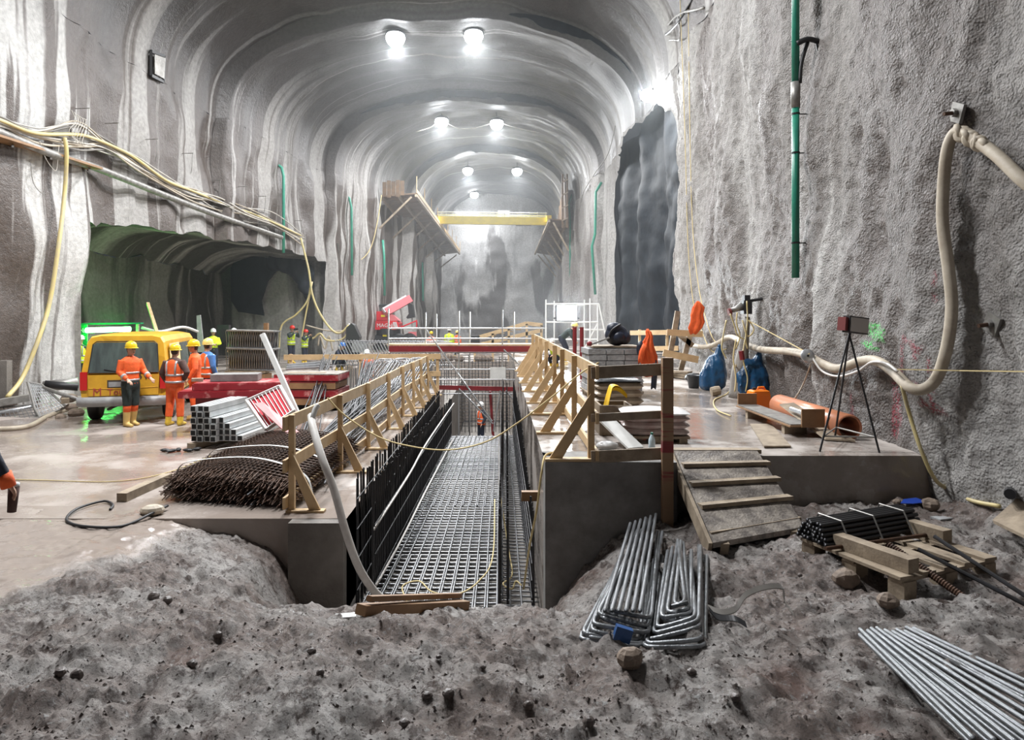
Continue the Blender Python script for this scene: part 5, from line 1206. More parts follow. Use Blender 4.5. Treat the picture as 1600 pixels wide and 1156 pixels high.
for k, pts in enumerate((((1141, 490), (1148, 510), (1152, 523), (1162, 530)), ((1152, 488), (1151, 505), (1156, 525), (1150, 545)), ((1167, 470), (1168, 500), (1165, 530), (1168, 545)), ((1170, 500), (1178, 515), (1168, 525), (1160, 500)), ((1164, 530), (1161, 560), (1168, 590), (1165, 612)), ((1150, 530), (1146, 560), (1150, 590), (1148, 612)), ((1135, 500), (1130, 525), (1128, 545), (1135, 560)))):
    part('cable', MB().tube(spline([P(x, y, dW-.3) for x, y in pts], 6), .014, 5), M['hose_yellow'] if k % 2 == 0 else M['rope'], g, True)
single('slab_cable', MB().tube(spline([P(1150, 570, 13.4), Gs(1145, 600, ZR+.12), Gs(1136, 615, ZR+.02), Gs(1116, 625, ZR+.02), Gs(1120, 640, ZR+.02), Gs(1142, 650, ZR+.02)], 8), .012, 5), M['rope'], 'yellow cable dropping from the tool post onto the wet slab', 'cable', None, True)
c_ = WR(1262, 556, .30)
g = thing('reflector_disc', 'round grey disc hanging on the beige hose', 'disc', c_, 0)
part('disc', MB().lathe([(.005, -.012), (.10, -.012), (.105, 0), (.10, .012), (.005, .012)], 20, (0, 0, 0), Matrix.Rotation(R(75), 3, 'X')), M['galv'], g, True); part('hole', MB().lathe([(.004, -.016), (.018, -.016), (.018, .016), (.004, .016)], 10, (0, 0, 0), Matrix.Rotation(R(75), 3, 'X')), M['hollow'], g)
single('grey_cord', MB().tube(spline([WR(1267, 568, .28), P(1255, 600, 10.8), P(1240, 625, 10.9), Gs(1231, 631, ZR+.02)], 6), .012, 5), M['hose_beige'], 'brown cord dropping from the round disc to the floor', 'cord', None, True)
single('white_cable', MB().tube(spline([WR(1270, 560, .24), WR(1285, 580, .25), WR(1310, 588, .25), WR(1340, 580, .25), WR(1362, 566, .25), WR(1385, 568, .25), WR(1402, 580, .25)], 6), .016, 6), M['hose_white'], 'white cable sagging along the beige hose behind the tripod', 'cable', None, True)
single('guide_string', MB().tube([WR(1168, 500, .3), WR(1265, 553, .3)], .008, 4), M['rope'], 'yellow string from the tool post to the round disc', 'string')
single('guide_string', MB().tube([WR(1402, 577, .28), WR(1500, 579, .3), WR(1640, 581, .3)], .008, 4), M['rope'], 'yellow string stretched level along the near right wall', 'string')
single('ground_hose', MB().tube(spline([WR(1409, 602, .22), WR(1422, 650, .22), WR(1440, 705, .25), P(1462, 750, 7.75), on_mud(1490, 778)+V(0, 0, .07), on_mud(1520, 793)+V(0, 0, .07), on_mud(1562, 802)+V(0, 0, .07)], 8), .022, 8), M['hose_yellow'], 'yellow hose running down the right wall onto the mud', 'hose', None, True)
single('orange_rag', folds([(P(1090, 472, 18.3), .04, .03), (P(1091, 480, 18.3), .12, .035), (P(1088, 492, 18.3), .13, .04), (P(1089, 503, 18.3), .15, .04), (P(1086, 512, 18.3), .15, .04), (P(1083, 521, 18.3), .08, .03)], 40, 5, .35), M['hv_orange'], 'orange safety rag hanging on the yellow ropes', 'rag', None, True)
for k, pts in enumerate((((1062, -20), (1070, 200), (1075, 380), (1083, 470), (1094, 510), (1112, 548), (1135, 545)), ((1075, -20), (1078, 200), (1082, 350), (1092, 450), (1110, 520), (1128, 545)))):
    single('hanging_rope', MB().tube(spline([WR(x, y, .10) for x, y in pts], 8), .012, 5), M['rope'], ['yellow rope hanging down the right wall through the orange rag', 'second yellow rope hanging beside the orange rag'][k], 'rope', None, True)
for k, pts in enumerate((((990, 62), (1015, 60), (1040, 42), (1062, 22), (1100, 12)), ((995, 60), (1030, 58), (1055, 40), (1085, -5)), ((993, 62), (985, 90), (965, 180), (950, 240), (930, 270), (912, 300), (905, 330)), ((1060, 25), (1062, 60), (1050, 62), (1030, 66), (1000, 72)))):
    single('slung_cable', MB().tube(spline([WR(x, y, .14) for x, y in pts], 6), .035 if k < 2 else .022, 6), M['steel_old'] if k != 1 else M['black_rubber'], ['thick grey cable swinging up the right wall at the portal', 'black cable bundled with the thick grey one', 'thin grey cable running back along the right wall', 'drooping loop of cable above the portal'][k], 'cable', None, True)
# ------------------------------------------------------------ far end: platforms, crane, telehandler
M['crane_yellow'] = mat('crane_yellow', (.78, .62, .04), (.66, .52, .05), rough=.4, scale=3)
g = thing('working_platform', 'timber working platform bracketed high on the left far wall', 'platform', V(-7, 50, 10), 0, None, True)
A_, B_, C_, D_ = P(597, 307, 48), P(650, 303, 48), P(718, 395, 74), P(672, 400, 74)
nb = 22
for k in range(nb):
    t0, t1 = k/nb, (k+.92)/nb; part('deck_board', MB().poly([lerp(A_, D_, t0), lerp(B_, C_, t0), lerp(B_, C_, t1), lerp(A_, D_, t1)], (0, 0, .08)), M['ply_dark'], g)
for a, b in ((A_, D_), (B_, C_), (lerp(A_, B_, .5), lerp(C_, D_, .5))): part('joist', MB().beam(a-V(0, 0, .1), b-V(0, 0, .1), .16, .18), M['pine_old'], g)
for k in range(7): t_ = k/6; part('bracket', MB().beam(lerp(B_, C_, t_)-V(.3, 0, .2), lerp(A_, D_, t_)-V(.2, 0, 2.2), .12, .12), M['pine_old'], g)
part('edge_board', MB().beam(B_+V(.05, 0, .2), C_+V(.05, 0, .2), .05, .25), M['pine'], g)
for k in range(5): part('front_panel', MB().box(lerp(A_, B_, .08+.13*k)+V(0, -.1, .45), (.27, .06, 1.0+.15*(k % 2))), M['ply_dark'], g)
for k in range(9): t_ = k/8; bar('rail_post', lerp(B_, C_, t_)+V(.05, 0, .2), lerp(B_, C_, t_)+V(.05, 0, 1.2), .03, M['pine'], g)
g = thing('working_platform', 'timber working platform bracketed high on the right far wall', 'platform', V(4.6, 55, 9), 0, None, True)
A_, B_, C_, D_ = P(884, 345, 52), P(858, 343, 52), P(836, 395, 74), P(866, 400, 74)
for k in range(18):
    t0, t1 = k/18, (k+.92)/18; part('deck_board', MB().poly([lerp(B_, C_, t0), lerp(A_, D_, t0), lerp(A_, D_, t1), lerp(B_, C_, t1)], (0, 0, .08)), M['ply_dark'], g)
for a, b in ((A_, D_), (B_, C_)): part('joist', MB().beam(a-V(0, 0, .1), b-V(0, 0, .1), .16, .18), M['pine_old'], g)
for k in range(6): t_ = k/5; part('bracket', MB().beam(lerp(B_, C_, t_)+V(.3, 0, -.2), lerp(A_, D_, t_)+V(.2, 0, -2.2), .12, .12), M['pine_old'], g)
for k in range(10): t_ = k/9; part('back_panel', MB().poly([lerp(A_, D_, t_), lerp(A_, D_, min(1, t_+.1)), lerp(A_, D_, min(1, t_+.1))+V(-.1, 0, 3.2-2.0*t_+.3*(k % 2)), lerp(A_, D_, t_)+V(-.1, 0, 3.2-2.0*t_)], (.08, 0, 0)), M['ply_dark'], g)
for x in (879, 886): part('post', MB().beam(P(x, 356, 51.8), P(x, 272, 51.8), .14, .14, (0, 1, 0)), M['ply_dark'], g)
for y in (285, 305, 325, 345): part('ladder_rung', MB().beam(P(878, y, 51.7), P(888, y-5, 51.7), .08, .08), M['pine_old'], g)
# travelling crane
g = thing('overhead_crane', 'yellow overhead crane girder with walkway spanning the tunnel', 'crane', V(-.6, 60, 10), 0, None, True)
for d in (59, 61): part('girder', MB().beam(P(683, 344 if d < 60 else 343, d), P(857, 346 if d < 60 else 345, d), .35, .62), M['crane_yellow'], g)
part('walkway', MB().beam(P(683, 338, 60), P(855, 340, 60), 1.2, .08), M['galv'], g)
for y in (331, 334.5): bar('handrail', P(683, y, 59), P(855, y+2, 59), .035, M['galv'], g)
for k in range(14): x = 684+k*13; bar('stanchion', P(x, 331, 59), P(x, 341, 59), .03, M['galv'], g)
part('trolley', MB().box(P(787, 336, 60), (1.0, 1.4, .6)), M['galv'], g); part('hoist', MB().box(P(818, 350, 60), (1.3, .8, .25)), M['steel_old'], g)
for x in (684, 856): part('end_carriage', MB().box(P(x, 345, 60), (.4, 3.2, .5)), M['crane_yellow'], g)
# red telehandler
M['tele_red'] = mat('telehandler_red', (.62, .015, .03), rough=.35)
M['tele_pink'] = mat('telehandler_faded_red', (.66, .16, .18), rough=.4)
M['warn_yellow'] = mat('warning_yellow', (.85, .70, .02), rough=.4)
dT = 48.0
g = thing('telehandler', 'red rotating telehandler crane with raised boom on the far floor', 'crane vehicle', Pg(606, dT), 0, None, True)
part('counterweight', MB().poly([P(x, y, dT) for x, y in ((576, 504), (580, 501), (620, 501), (624, 505), (623, 513), (618, 515), (582, 515), (577, 512))], (0, 1.6, 0)), M['tele_red'], g)
part('engine_cover', MB().box(P(597.5, 493.5, dT)+V(0, .9, 0), (.85, 1.5, .62)), M['tele_red'], g)
cb = part('cab', MB().box(P(597, 483, dT)+V(0, 1.4, 0), (.65, 1.2, .7)), M['glass_wet'], g)
part('cab_roof', MB().box(P(597, 477, dT)+V(0, 1.4, 0), (.7, 1.3, .07)), M['black_rubber'], cb)
part('turntable', MB().lathe([(.9, -.2), (.9, .2), (.6, .25)], 20, P(603, 518, dT)+V(0, .8, 0)), M['black_rubber'], g)
part('chassis', MB().box(P(612, 529, dT)+V(0, .9, 0), (2.9, 1.6, .45)), M['lamp_case'], g)
part('boom', MB().beam(P(601, 489, dT), P(635, 467, dT)+V(0, 1.5, 0), .50, .60, (0, 1, 0)), M['tele_pink'], g)
part('boom_top', MB().beam(P(599, 485, dT-.2), P(631, 464, dT)+V(0, 1.4, 0), .35, .16, (0, 1, 0)), M['film_white'], g)
part('boom_head', MB().poly([P(x, y, dT)+V(0, 1.2, 0) for x, y in ((633, 472), (641, 475), (644, 496), (633, 498), (631, 496), (635, 490))], (0, .8, 0)), M['black_rubber'], g)
part('superstructure', MB().poly([P(x, y, dT) for x, y in ((606, 490), (614, 492), (624, 501), (606, 501))], (0, 1.0, 0)), M['tele_pink'], g)
for x in (583, 602, 622, 640):
    w_ = part('wheel', MB().lathe([(.1, -.22), (.5, -.22), (.58, -.12), (.58, .12), (.5, .22), (.1, .22)], 18, Pg(x, dT+.4, .58), Matrix.Rotation(R(90), 3, 'X')), M['black_rubber'], g, True)
    part('hub', MB().lathe([(.02, -.05), (.26, -.04), (.26, .04), (.02, .05)], 12, Pg(x, dT+.15, .58), Matrix.Rotation(R(90), 3, 'X')), M['steel_old'], w_)
part('warning_plate', MB().box(P(598, 493.5, dT)+V(0, .12, 0), (.27, .03, .14)), M['warn_yellow'], g); part('warning_plate', MB().box(P(601, 524, dT)+V(0, .02, 0), (.27, .03, .14)), M['warn_yellow'], g)
lt = text_part('MAGNI', .36, Matrix.Translation(P(588.5, 511, dT)+V(0, -.03, 0)-g.location) @ Matrix.Rotation(R(90), 4, 'X'), M['film_white'], g)
for s_, x in ((1, 577.5), (-1, 617.5)):
    for k in range(3): part('warning_stripe', MB().beam(P(x+2*k, 513, dT-.02), P(x+2*k+3*s_, 503, dT-.02), .06, .03, (0, 1, 0)), M['film_white'], g)
for a, b in (((627, 511), (651, 501)), ((651, 513), (651, 500)), ((627, 513), (651, 513))): bar('outrigger_rail', P(*a, dT), P(*b, dT), .05, M['tele_red'], g)
part('outrigger_box', MB().box(P(643, 524, dT)+V(0, .6, 0), (.5, .6, .45)), M['tele_pink'], g)
# timber structure in front of the end wall, rubble, crates
g = thing('timber_formwork', 'pale timber formwork structure sloping up behind the scaffold', 'timber structure', Pg(800, 33, 0), 0, None, True)
for d in (37, 39):
    part('stringer', MB().beam(P(738, 530, d), P(823, 505, d), .12, .20), M['pine'], g); part('stringer', MB().beam(P(823, 505, d), P(848, 508, d), .12, .20), M['pine'], g); part('stringer', MB().beam(P(752, 538, d), P(846, 516, d), .12, .20), M['pine'], g)
    for x, y in ((742, 529), (770, 521), (795, 514), (823, 506), (846, 508)): part('stud', MB().beam(P(x, y, d), Pg(x, d, 0), .12, .12, (0, 1, 0)), M['pine'], g)
for k in range(8): x = 745+k*13; part('cross_plank', MB().beam(P(x, 530-k*3, 37), P(x, 530-k*3, 39), .3, .05), M['pine'], g)
for k in range(6):
    x0 = 815+k*2.2; y0 = 590-k*7
    single('leaning_plank', MB().beam(P(816+3*k, 592-4*k, 18.5+1.0*k), P(838+2*k, 545-3*k, 18.6+1.0*k), .34, .04, (0, 1, 0)), M['pine'], 'pale plank leaning on the far end of the right guardrail', 'plank', 'leaning planks at the guardrail end')
rng = random.Random(21)
for k in range(16):
    x, d = rng.uniform(-2.0, .4), rng.uniform(33, 35.5); s = rng.uniform(.15, .4)
    single('rubble_stone', MB().ball((x, d, -2.9+rng.uniform(.2, 2.2)) if False else (rng.uniform(-4, 2.2), 36.4+rng.uniform(0, .6), s*.55), (s, s*.8, s*.7), 7, 5, rotz(k)), M['rock'], 'broken stone in the rubble heap in front of the timber formwork', 'stone', 'rubble heap stones')
for k, (px, py, d, sx, sz, m_, lab) in enumerate(((562, 541, 31, .6, .5, 'block', 'grey concrete block beside the blue-helmet worker'), (742, 533, 37, .5, .6, 'black_rubber', 'black crate standing under the timber formwork'))):
    single('site_block', MB().box(P(px, py, d), (sx, .4, sz)), M[m_], lab, 'block')
g = thing('pump_hopper', 'black rubber hopper folded up at the left far wall', 'hopper', Pg(545, 36), 0, None, True)
part('flap', MB().poly([P(x, y, 36) for x, y in ((541, 512), (549, 505), (553, 508), (562, 527), (560, 534), (540, 535))], (0, .6, 0)), M['black_rubber'], g); part('base', MB().box(P(548, 545, 36)+V(0, .3, 0), (.8, .6, .7)), M['hollow'], g)
# hanging hoses near the photographers
for k, (pts, m_, r_, lab) in enumerate((
    ([(470, 372), (482, 420), (488, 460), (500, 490), (518, 515), (532, 520), (545, 508)], 'hose_yellow', .06, 'main yellow hose swinging from the cable shelf to the hopper'),
    ([(486, 440), (480, 470), (462, 492), (446, 502), (438, 515), (436, 545)], 'hose_yellow', .05, 'yellow hose dropping to the far storage yard'),
    ([(488, 440), (478, 490), (474, 512), (470, 535)], 'hose_yellow', .045, 'short yellow hose hanging behind the photographers'),
    ([(446, 502), (440, 510), (434, 540)], 'hose_white', .05, 'pale hose looped over the post behind the photographers'),
    ([(545, 508), (540, 525), (528, 532), (510, 531), (500, 521), (490, 528), (480, 530)], 'hose_yellow', .05, 'low drooping yellow hose by the hopper'),
    ([(545, 505), (548, 520), (544, 540)], 'hose_white', .05, 'pale hose end hanging beside the hopper'),
    ([(478, 508), (500, 514), (518, 517), (535, 517)], 'hose_beige', .04, 'thin beige hose slung between the photographers and the hopper'),
    ([(497, 540), (500, 525), (508, 545), (514, 525), (520, 548)], 'hose_beige', .05, 'tangled beige hose on the ground behind the cross rail'))):
    single('slung_hose', MB().tube(spline([P(x, y, 36.5+.1*k) for x, y in pts], 6), r_, 6), M[m_], lab, 'hose', None, True)

# ------------------------------------------------------------ left wall: cable shelf, pipes, plate
M['cable_pale'] = mat('dusty_pale_cable', (.56, .53, .48), (.40, .37, .33), rough=.65, scale=3)
M['cable_dark'] = mat('dusty_dark_cable', (.24, .225, .205), (.15, .14, .13), rough=.6, scale=3)
def wl(pts, off, n=5): return spline([WL(x, y, off) for x, y in pts], n)
single('compressed_air_pipe', MB().tube(wl([(-30, 197), (0, 207), (80, 240), (150, 262), (250, 302), (330, 333), (400, 357), (440, 371)], .28), .11, 10), M['steel_old'], 'thick pale pipe running along the left wall above the niche', 'pipe', None, True)
g = thing('cable_shelf', 'brown timber shelf board under the cables on the left wall', 'shelf', WL(60, 226, .2), 0, None, True)
part('board', MB().beam(WL(-40, 196, .28)-V(0, 0, .12), WL(148, 257, .28)-V(0, 0, .12), .50, .06), M['ply'], g)
for x, y in ((20, 216), (80, 236), (140, 255)): part('bracket', MB().beam(WL(x, y, .0)-V(0, 0, .2), WL(x, y, .5)-V(0, 0, .2), .05, .05), M['steel_old'], g)
base = [(-30, 184), (0, 194), (60, 212), (120, 222), (165, 228), (210, 255), (255, 285), (300, 304), (345, 320), (390, 338), (430, 352), (475, 372)]
for k in range(11):
    rg = random.Random(40+k); dy = -14+k*2.6; off = .20+.03*(k % 4)
    pts = [(x, y+dy*(.6+.4*math.cos(x*.03+k))+rg.uniform(-5, 5)-(22 if 100 < x < 130 and k < 4 else 0)) for x, y in base]
    single('slung_cable', MB().tube(wl(pts, off, 6), .022+.012*rg.random(), 6), M[['cable_pale', 'cable_dark', 'hose_beige', 'cable_pale'][k % 4]], 'dusty cable of the bundle sagging along the left wall', 'cable', 'cables on the left wall', True)
single('yellow_supply_hose', MB().tube(wl([(-30, 180), (0, 188), (55, 208), (115, 210), (140, 214), (175, 228), (210, 246), (260, 282), (300, 298), (350, 318), (410, 340), (470, 368)], .36, 6), .05, 8), M['hose_yellow'], 'yellow supply hose lying on top of the cables on the left wall', 'hose', None, True)
single('drop_hose', MB().tube(spline([WL(101, 215, .40), WL(104, 240, .42), WL(101, 300, .35), WL(92, 380, .35), WL(78, 470, .4), WL(60, 530, .5), WL(35, 590, .55), WL(12, 620, .6)], 8), .055, 8), M['hose_yellow'], 'yellow hose dropping from the cable shelf down the left wall', 'hose', None, True)
for k, (x, y) in enumerate(((118, 170), (165, 193), (228, 218), (285, 240), (330, 282), (372, 292), (402, 307), (426, 322), (460, 345))):
    c_ = WL(x, y, 0); g = thing('cable_hook', 'thin steel cable hook sticking out of the left wall', 'hook', c_, 0, 'cable hooks on the left wall')
    part('pin', MB().tube([(-.1, 0, 0), (.42, 0, .02)], .014, 5), M['steel_old'], g); part('drop_wire', MB().tube([(.38, 0, 0), (.36, .02, -.5), (.30, .05, -.75)], .012, 5), M['steel_old'], g)
for k in range(6):
    x = 112+k*4; single('wire_tangle', MB().tube(spline([WL(x, 172+3*k, .35), WL(x+6, 190, .4), WL(x-4, 205+4*k, .42), WL(x+10, 225, .42)], 5), .010, 4), M['cable_pale'], 'thin tangled wire hanging from the first cable hook', 'wire', 'wire tangle at the hook', True)
for k, (pts, lab) in enumerate((([(62, 220), (68, 240), (78, 258), (88, 266), (91, 240), (92, 228)], 'thin pale wire loop hanging below the timber shelf'), ([(48, 255), (52, 285), (66, 302), (72, 290)], 'thin dark wire loop on the rock below the shelf'))):
    single('wire_loop', MB().tube(wl(pts, .3 if k == 0 else .1), .009, 4), M['cable_pale' if k == 0 else 'cable_dark'], lab, 'wire', None, True)
g = thing('steel_hatch', 'dark steel plate frame bolted high on the left wall', 'plate', WL(245, 103, .1), 0, None, True)
q = [WL(236, 80, .10), WL(257, 88, .10), WL(255, 128, .10), WL(236, 118, .10)]
part('plate', MB().poly([lerp(q[k], q[(k+2) % 4], .1)+V(.06, 0, 0) for k in range(4)], (.03, 0, 0)), M['steel_old'], g)
for a, b in zip(q, q[1:]+q[:1]): part('frame_bar', MB().beam(a, b, .09, .10), M['black_rubber'], g)
for k, (pts, r_, lab) in enumerate((
    ([(429, 233), (431, 255), (440, 262), (443, 275), (443, 395)], .075, 'teal downpipe crossing the cables on the left wall'),
    ([(538, 302), (546, 310), (549, 325), (550, 430)], .075, 'green downpipe with bent top on the left wall'),
    ([(598, 375), (600, 400), (601, 462)], .08, 'green downpipe behind the telehandler cab'),
    ([(635, 390), (637, 410), (638, 462)], .08, 'green downpipe above the telehandler boom'),
    ([(660, 410), (661, 470)], .08, 'faint green downpipe near the end wall'))):
    pp = [WL(x, y, .25) for x, y in pts]; bx = pp[-1]; d_ = WL(pts[-2][0], pts[-2][1], .25).y
    single('downpipe', MB().tube([P(x, y, d_) for x, y in pts], r_, 8), M['green_pipe_far'], lab, 'pipe', None, True)
for k, (pts, d_, lab) in enumerate((([(895, 300), (889, 318), (891, 345), (891, 445)], 55, 'green downpipe beside the right platform'), ([(940, 285), (931, 300), (930, 365), (925, 385), (930, 460)], 41, 'crooked green downpipe left of the black tarpaulin'))):
    X_ = float(XR(d_))-.3
    single('downpipe', MB().tube([P(x, y, X_*F/(x-VX)) if False else P(x, y, d_-.5) for x, y in pts], .075, 8), M['green_pipe_far'], lab, 'pipe', None, True)
single('slack_rope', MB().tube(spline([P(596, 305, 47), P(590, 345, 46.5), P(580, 385, 46), P(565, 405, 45.5), P(548, 407, 45), P(510, 395, 42), P(480, 375, 39.5)], 8), .03, 5), M['rope'], 'slack rope swinging from the left platform to the cable shelf', 'rope', None, True)
single('lamp_cable', MB().tube(spline([P(650, 206, 44.6), P(672, 199, 44.7), P(690, 190, 44.8), P(715, 200, 44.8), P(740, 200, 44.8), P(776, 192, 44.8), P(800, 198, 44.7), P(840, 207, 44.5)], 6), .03, 5), M['hose_white'], 'pale cable slung between the second pair of floodlights', 'cable', None, True)
# niche tarp
M['tarp2'] = M['tarp']
single('niche_tarpaulin', MB().poly([P(x, y, 41.6) for x, y in ((360, 420), (368, 406), (395, 401), (425, 403), (440, 412), (418, 440), (408, 470), (412, 493), (372, 487), (361, 470))], (0, .15, 0)), M['tarp'], 'black tarpaulin covering the opening at the end of the niche', 'tarpaulin')
mb = MB()
for k, (x, y, r_) in enumerate(((430, 410, .55), (446, 410, .65), (462, 418, .7), (474, 428, .7), (478, 445, .55), (482, 460, .4), (455, 404, .5), (440, 402, .4))): mb.ball(P(x, y, 40.8), (r_, r_*.7, r_), 10, 8, rotz(k))
c_ = remeshed(mb, 'roll', .12, M['tarp'], 1)
o = link('tarpaulin_roll', c_); tag(o, 'crumpled black tarpaulin bunched up at the corner of the niche', 'tarpaulin')

# dark ragged strips laid along the lips of the vault bays
def vault_z(x, d, ins):
    xl, xr = float(left_pt(np.array([d]), np.array([SPR]))[0]), float(right_pt(np.array([d]), np.array([SPR]))[0])
    t = min(.999, abs((x-(xl+xr)/2)/((xr-xl)/2))); return SPR+(CRN-SPR-ins)*(1-t**2.35)**(1/2.35)
for k, (st, x0, x1, lab) in enumerate(((30, .4, 5.6, 'dark strip along the lip of the first vault bay above the portal'), (41.5, -8.2, 4.6, 'dark ragged strip across the second vault lip'), (55, -5.6, 4.2, 'dark ragged strip across the third vault lip'))):
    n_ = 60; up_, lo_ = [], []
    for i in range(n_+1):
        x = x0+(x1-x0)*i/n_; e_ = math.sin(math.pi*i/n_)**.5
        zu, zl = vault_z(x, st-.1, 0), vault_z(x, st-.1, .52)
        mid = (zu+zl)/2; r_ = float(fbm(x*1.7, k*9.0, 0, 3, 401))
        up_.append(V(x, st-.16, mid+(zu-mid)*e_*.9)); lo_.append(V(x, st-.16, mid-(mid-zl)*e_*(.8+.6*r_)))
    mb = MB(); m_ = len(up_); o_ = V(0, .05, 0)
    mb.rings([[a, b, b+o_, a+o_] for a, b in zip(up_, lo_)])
    single('lip_strip', mb, M['tarp'], lab, 'membrane')
# ------------------------------------------------------------ foreground: ramp, bars, pallet, stones
g = thing('boarded_ramp', 'muddy timber ramp with four cleats up to the raised slab', 'ramp', V(2.45, 7.3, .2), 0, None, True)
T0, T1 = V(1.98, 7.98, ZR+.02), V(2.92, 7.98, ZR+.02); B0, B1 = V(1.98, 6.52, .24), V(3.0, 6.92, .27)
cuts = [0, .22, .44, .68, 1.0]
for k in range(4):
    a, b = cuts[k], cuts[k+1]; up_ = V(0, 0, .035)
    p0, p1 = lerp(T0, B0, a), lerp(T1, B1, a); q0, q1 = lerp(T0, B0, b), lerp(T1, B1, b)
    part('board', MB().poly([q0, q1, p1, p0], (0, 0, .05)), M['muddy_wood'], g)
    part('cleat', MB().beam(q0+V(.02, .03, .07) if k < 3 else q0+V(0, .16, .09), q1+V(.04, .03, .07) if k < 3 else q1+V(0, .16, .09), .10, .04), M['pine_old'], g)
for s_ in (.12, .88): part('stringer', MB().beam(lerp(T0, T1, s_)-V(0, 0, .07), lerp(B0, B1, s_)-V(0, 0, .03), .08, .12), M['pine_old'], g)
part('top_cleat', MB().beam(T0+V(0, .06, .03), T1+V(.05, .06, .03), .14, .045), M['pine_old'], g)
part('side_board', MB().beam(T0+V(-.03, 0, -.05), B0+V(-.03, 0, -.02), .035, .16), M['pine_old'], g)
# bent U bars
rng = random.Random(5)
def ubar(xl, xr, yb, fl, fr, z, lab, grp):
    """U bar lying on the mud: bottom corners at (xl, xr) px on row yb, leg ends at pixels fl and fr"""
    def gp(px, py): q = G(px, py, .2); return V(q.x, q.y, z+float(mud_h(q.x, q.y, False)))
    c0, c1, e0, e1 = gp(xl, yb+rng.uniform(-3, 3)), gp(xr, yb+rng.uniform(-3, 3)), gp(*fl), gp(*fr)
    r_ = .075; pts = [e0, lerp(c0, e0, .55)+V(0, 0, .015), lerp(c0, e0, .06)]
    d0, d1, dx = (e0-c0).normalized(), (e1-c1).normalized(), (c1-c0).normalized()
    pts = [e0, lerp(e0, c0, .5), c0+d0*r_*1.3, c0+d0*r_*.4+dx*r_*.12, c0+d0*r_*.1+dx*r_*.45, c0+dx*r_*1.3, c1-dx*r_*1.3, c1+d1*r_*.1-dx*r_*.45, c1+d1*r_*.4-dx*r_*.12, c1+d1*r_*1.3, lerp(c1, e1, .5), e1]
    single('u_bar', MB().tube(pts, .0155, 8), M['rebar_u'], lab, 'rebar', grp, True)
M['rebar_u'] = mat('wet_grey_rebar', (.30, .315, .335), (.17, .175, .18), rough=.32, metal=.55, scale=12, bump=.25, bscale=90)
for k in range(9):
    w_ = 12*k
    ubar(903+6*k+rng.uniform(-6, 6), 1000+2*k+rng.uniform(-7, 7), 1016-3*k, (958+8*k+rng.uniform(-9, 9), 838-1.5*k+rng.uniform(-8, 8)), (1002+4*k+rng.uniform(-10, 10), 832+rng.uniform(-8, 10)), .03+.017*k, 'bent steel U bar in the taller left-leaning pile on the mud', 'U bars of the left pile')
for k in range(9):
    ubar(1000+6*k+rng.uniform(-6, 6), 1098-3.5*k+rng.uniform(-4, 4), 1020-4.5*k, (1024+5*k+rng.uniform(-8, 8), 868+rng.uniform(-10, 10)), (1104-5*k+rng.uniform(-6, 6), 866+rng.uniform(-8, 12)), .03+.017*k, 'bent steel U bar in the shorter upright pile on the mud', 'U bars of the right pile')
for k in range(6):
    a, b = G(945+11*k, 1000, .2), G(985+8*k, 838-3*k, .2); o = bar('rebar_rod', V(a.x, a.y, .40), V(b.x, b.y, .33), .0155, M['rebar_u'], None, 8); tag(o, 'straight steel rod lying on top of the U bars', 'rebar', 'straight rods on the U bars')
q = G(973, 1014, .22); single('blue_offcut', MB().box(q+V(0, 0, .10), (.11, .05, .09), Matrix.Rotation(.3, 3, 'Y')), mat('blue_paint', (.015, .07, .22), rough=.4), 'small blue offcut lying in front of the U bars', 'offcut')
def stone(px, py, r, lab, m_='rock', seed=0, grp=None):
    q = on_mud(px, py); rg = np.random.RandomState(seed); mb = MB(); mb.ball((0, 0, 0), (r, r*.85, r*.75), 9, 7)
    a = np.array(mb.v); a *= (1+.22*fbm(a[:, 0]/r*1.3+seed, a[:, 1]/r*1.3, a[:, 2]/r*1.3, 2, seed))[:, None]; mb.v = [tuple(x) for x in (a+np.array(q+V(0, 0, r*.40+.025)))]
    return single('stone', mb, M[m_], lab, 'stone', grp)
stone(983, 1044, .085, 'brown stone lying in front of the U bars', 'rock', 1)
stone(1322, 917, .11, 'yellowish stone under the near pallet corner', 'rock', 2)
stone(1388, 950, .075, 'grey stone in front of the pallet corner', 'rock', 3)
stone(1455, 797, .10, 'grey stone between the pallet and the right wall', 'rock', 4)
M['clod'] = mat('dark_mud_clod', (.07, .055, .05), (.11, .09, .08), rough=.45, scale=20)
rng = random.Random(9)
near = [(340, 1000, .032), (700, 1094, .036), (667, 1096, .03), (487, 1026, .026), (685, 1034, .02), (561, 1026, .022), (825, 1112, .03), (920, 1140, .035), (632, 1140, .03), (1080, 1060, .03), (300, 1045, .03), (120, 1065, .04), (95, 1060, .035), (1150, 1100, .03), (500, 1060, .025), (755, 1050, .018), (1250, 905, .02), (240, 940, .05), (262, 946, .04), (845, 1065, .02)]
for k, (x, y, r_) in enumerate(near): stone(x, y, r_, 'dark mud clod lying loose on the trodden ground', 'clod', 30+k, 'mud clods')
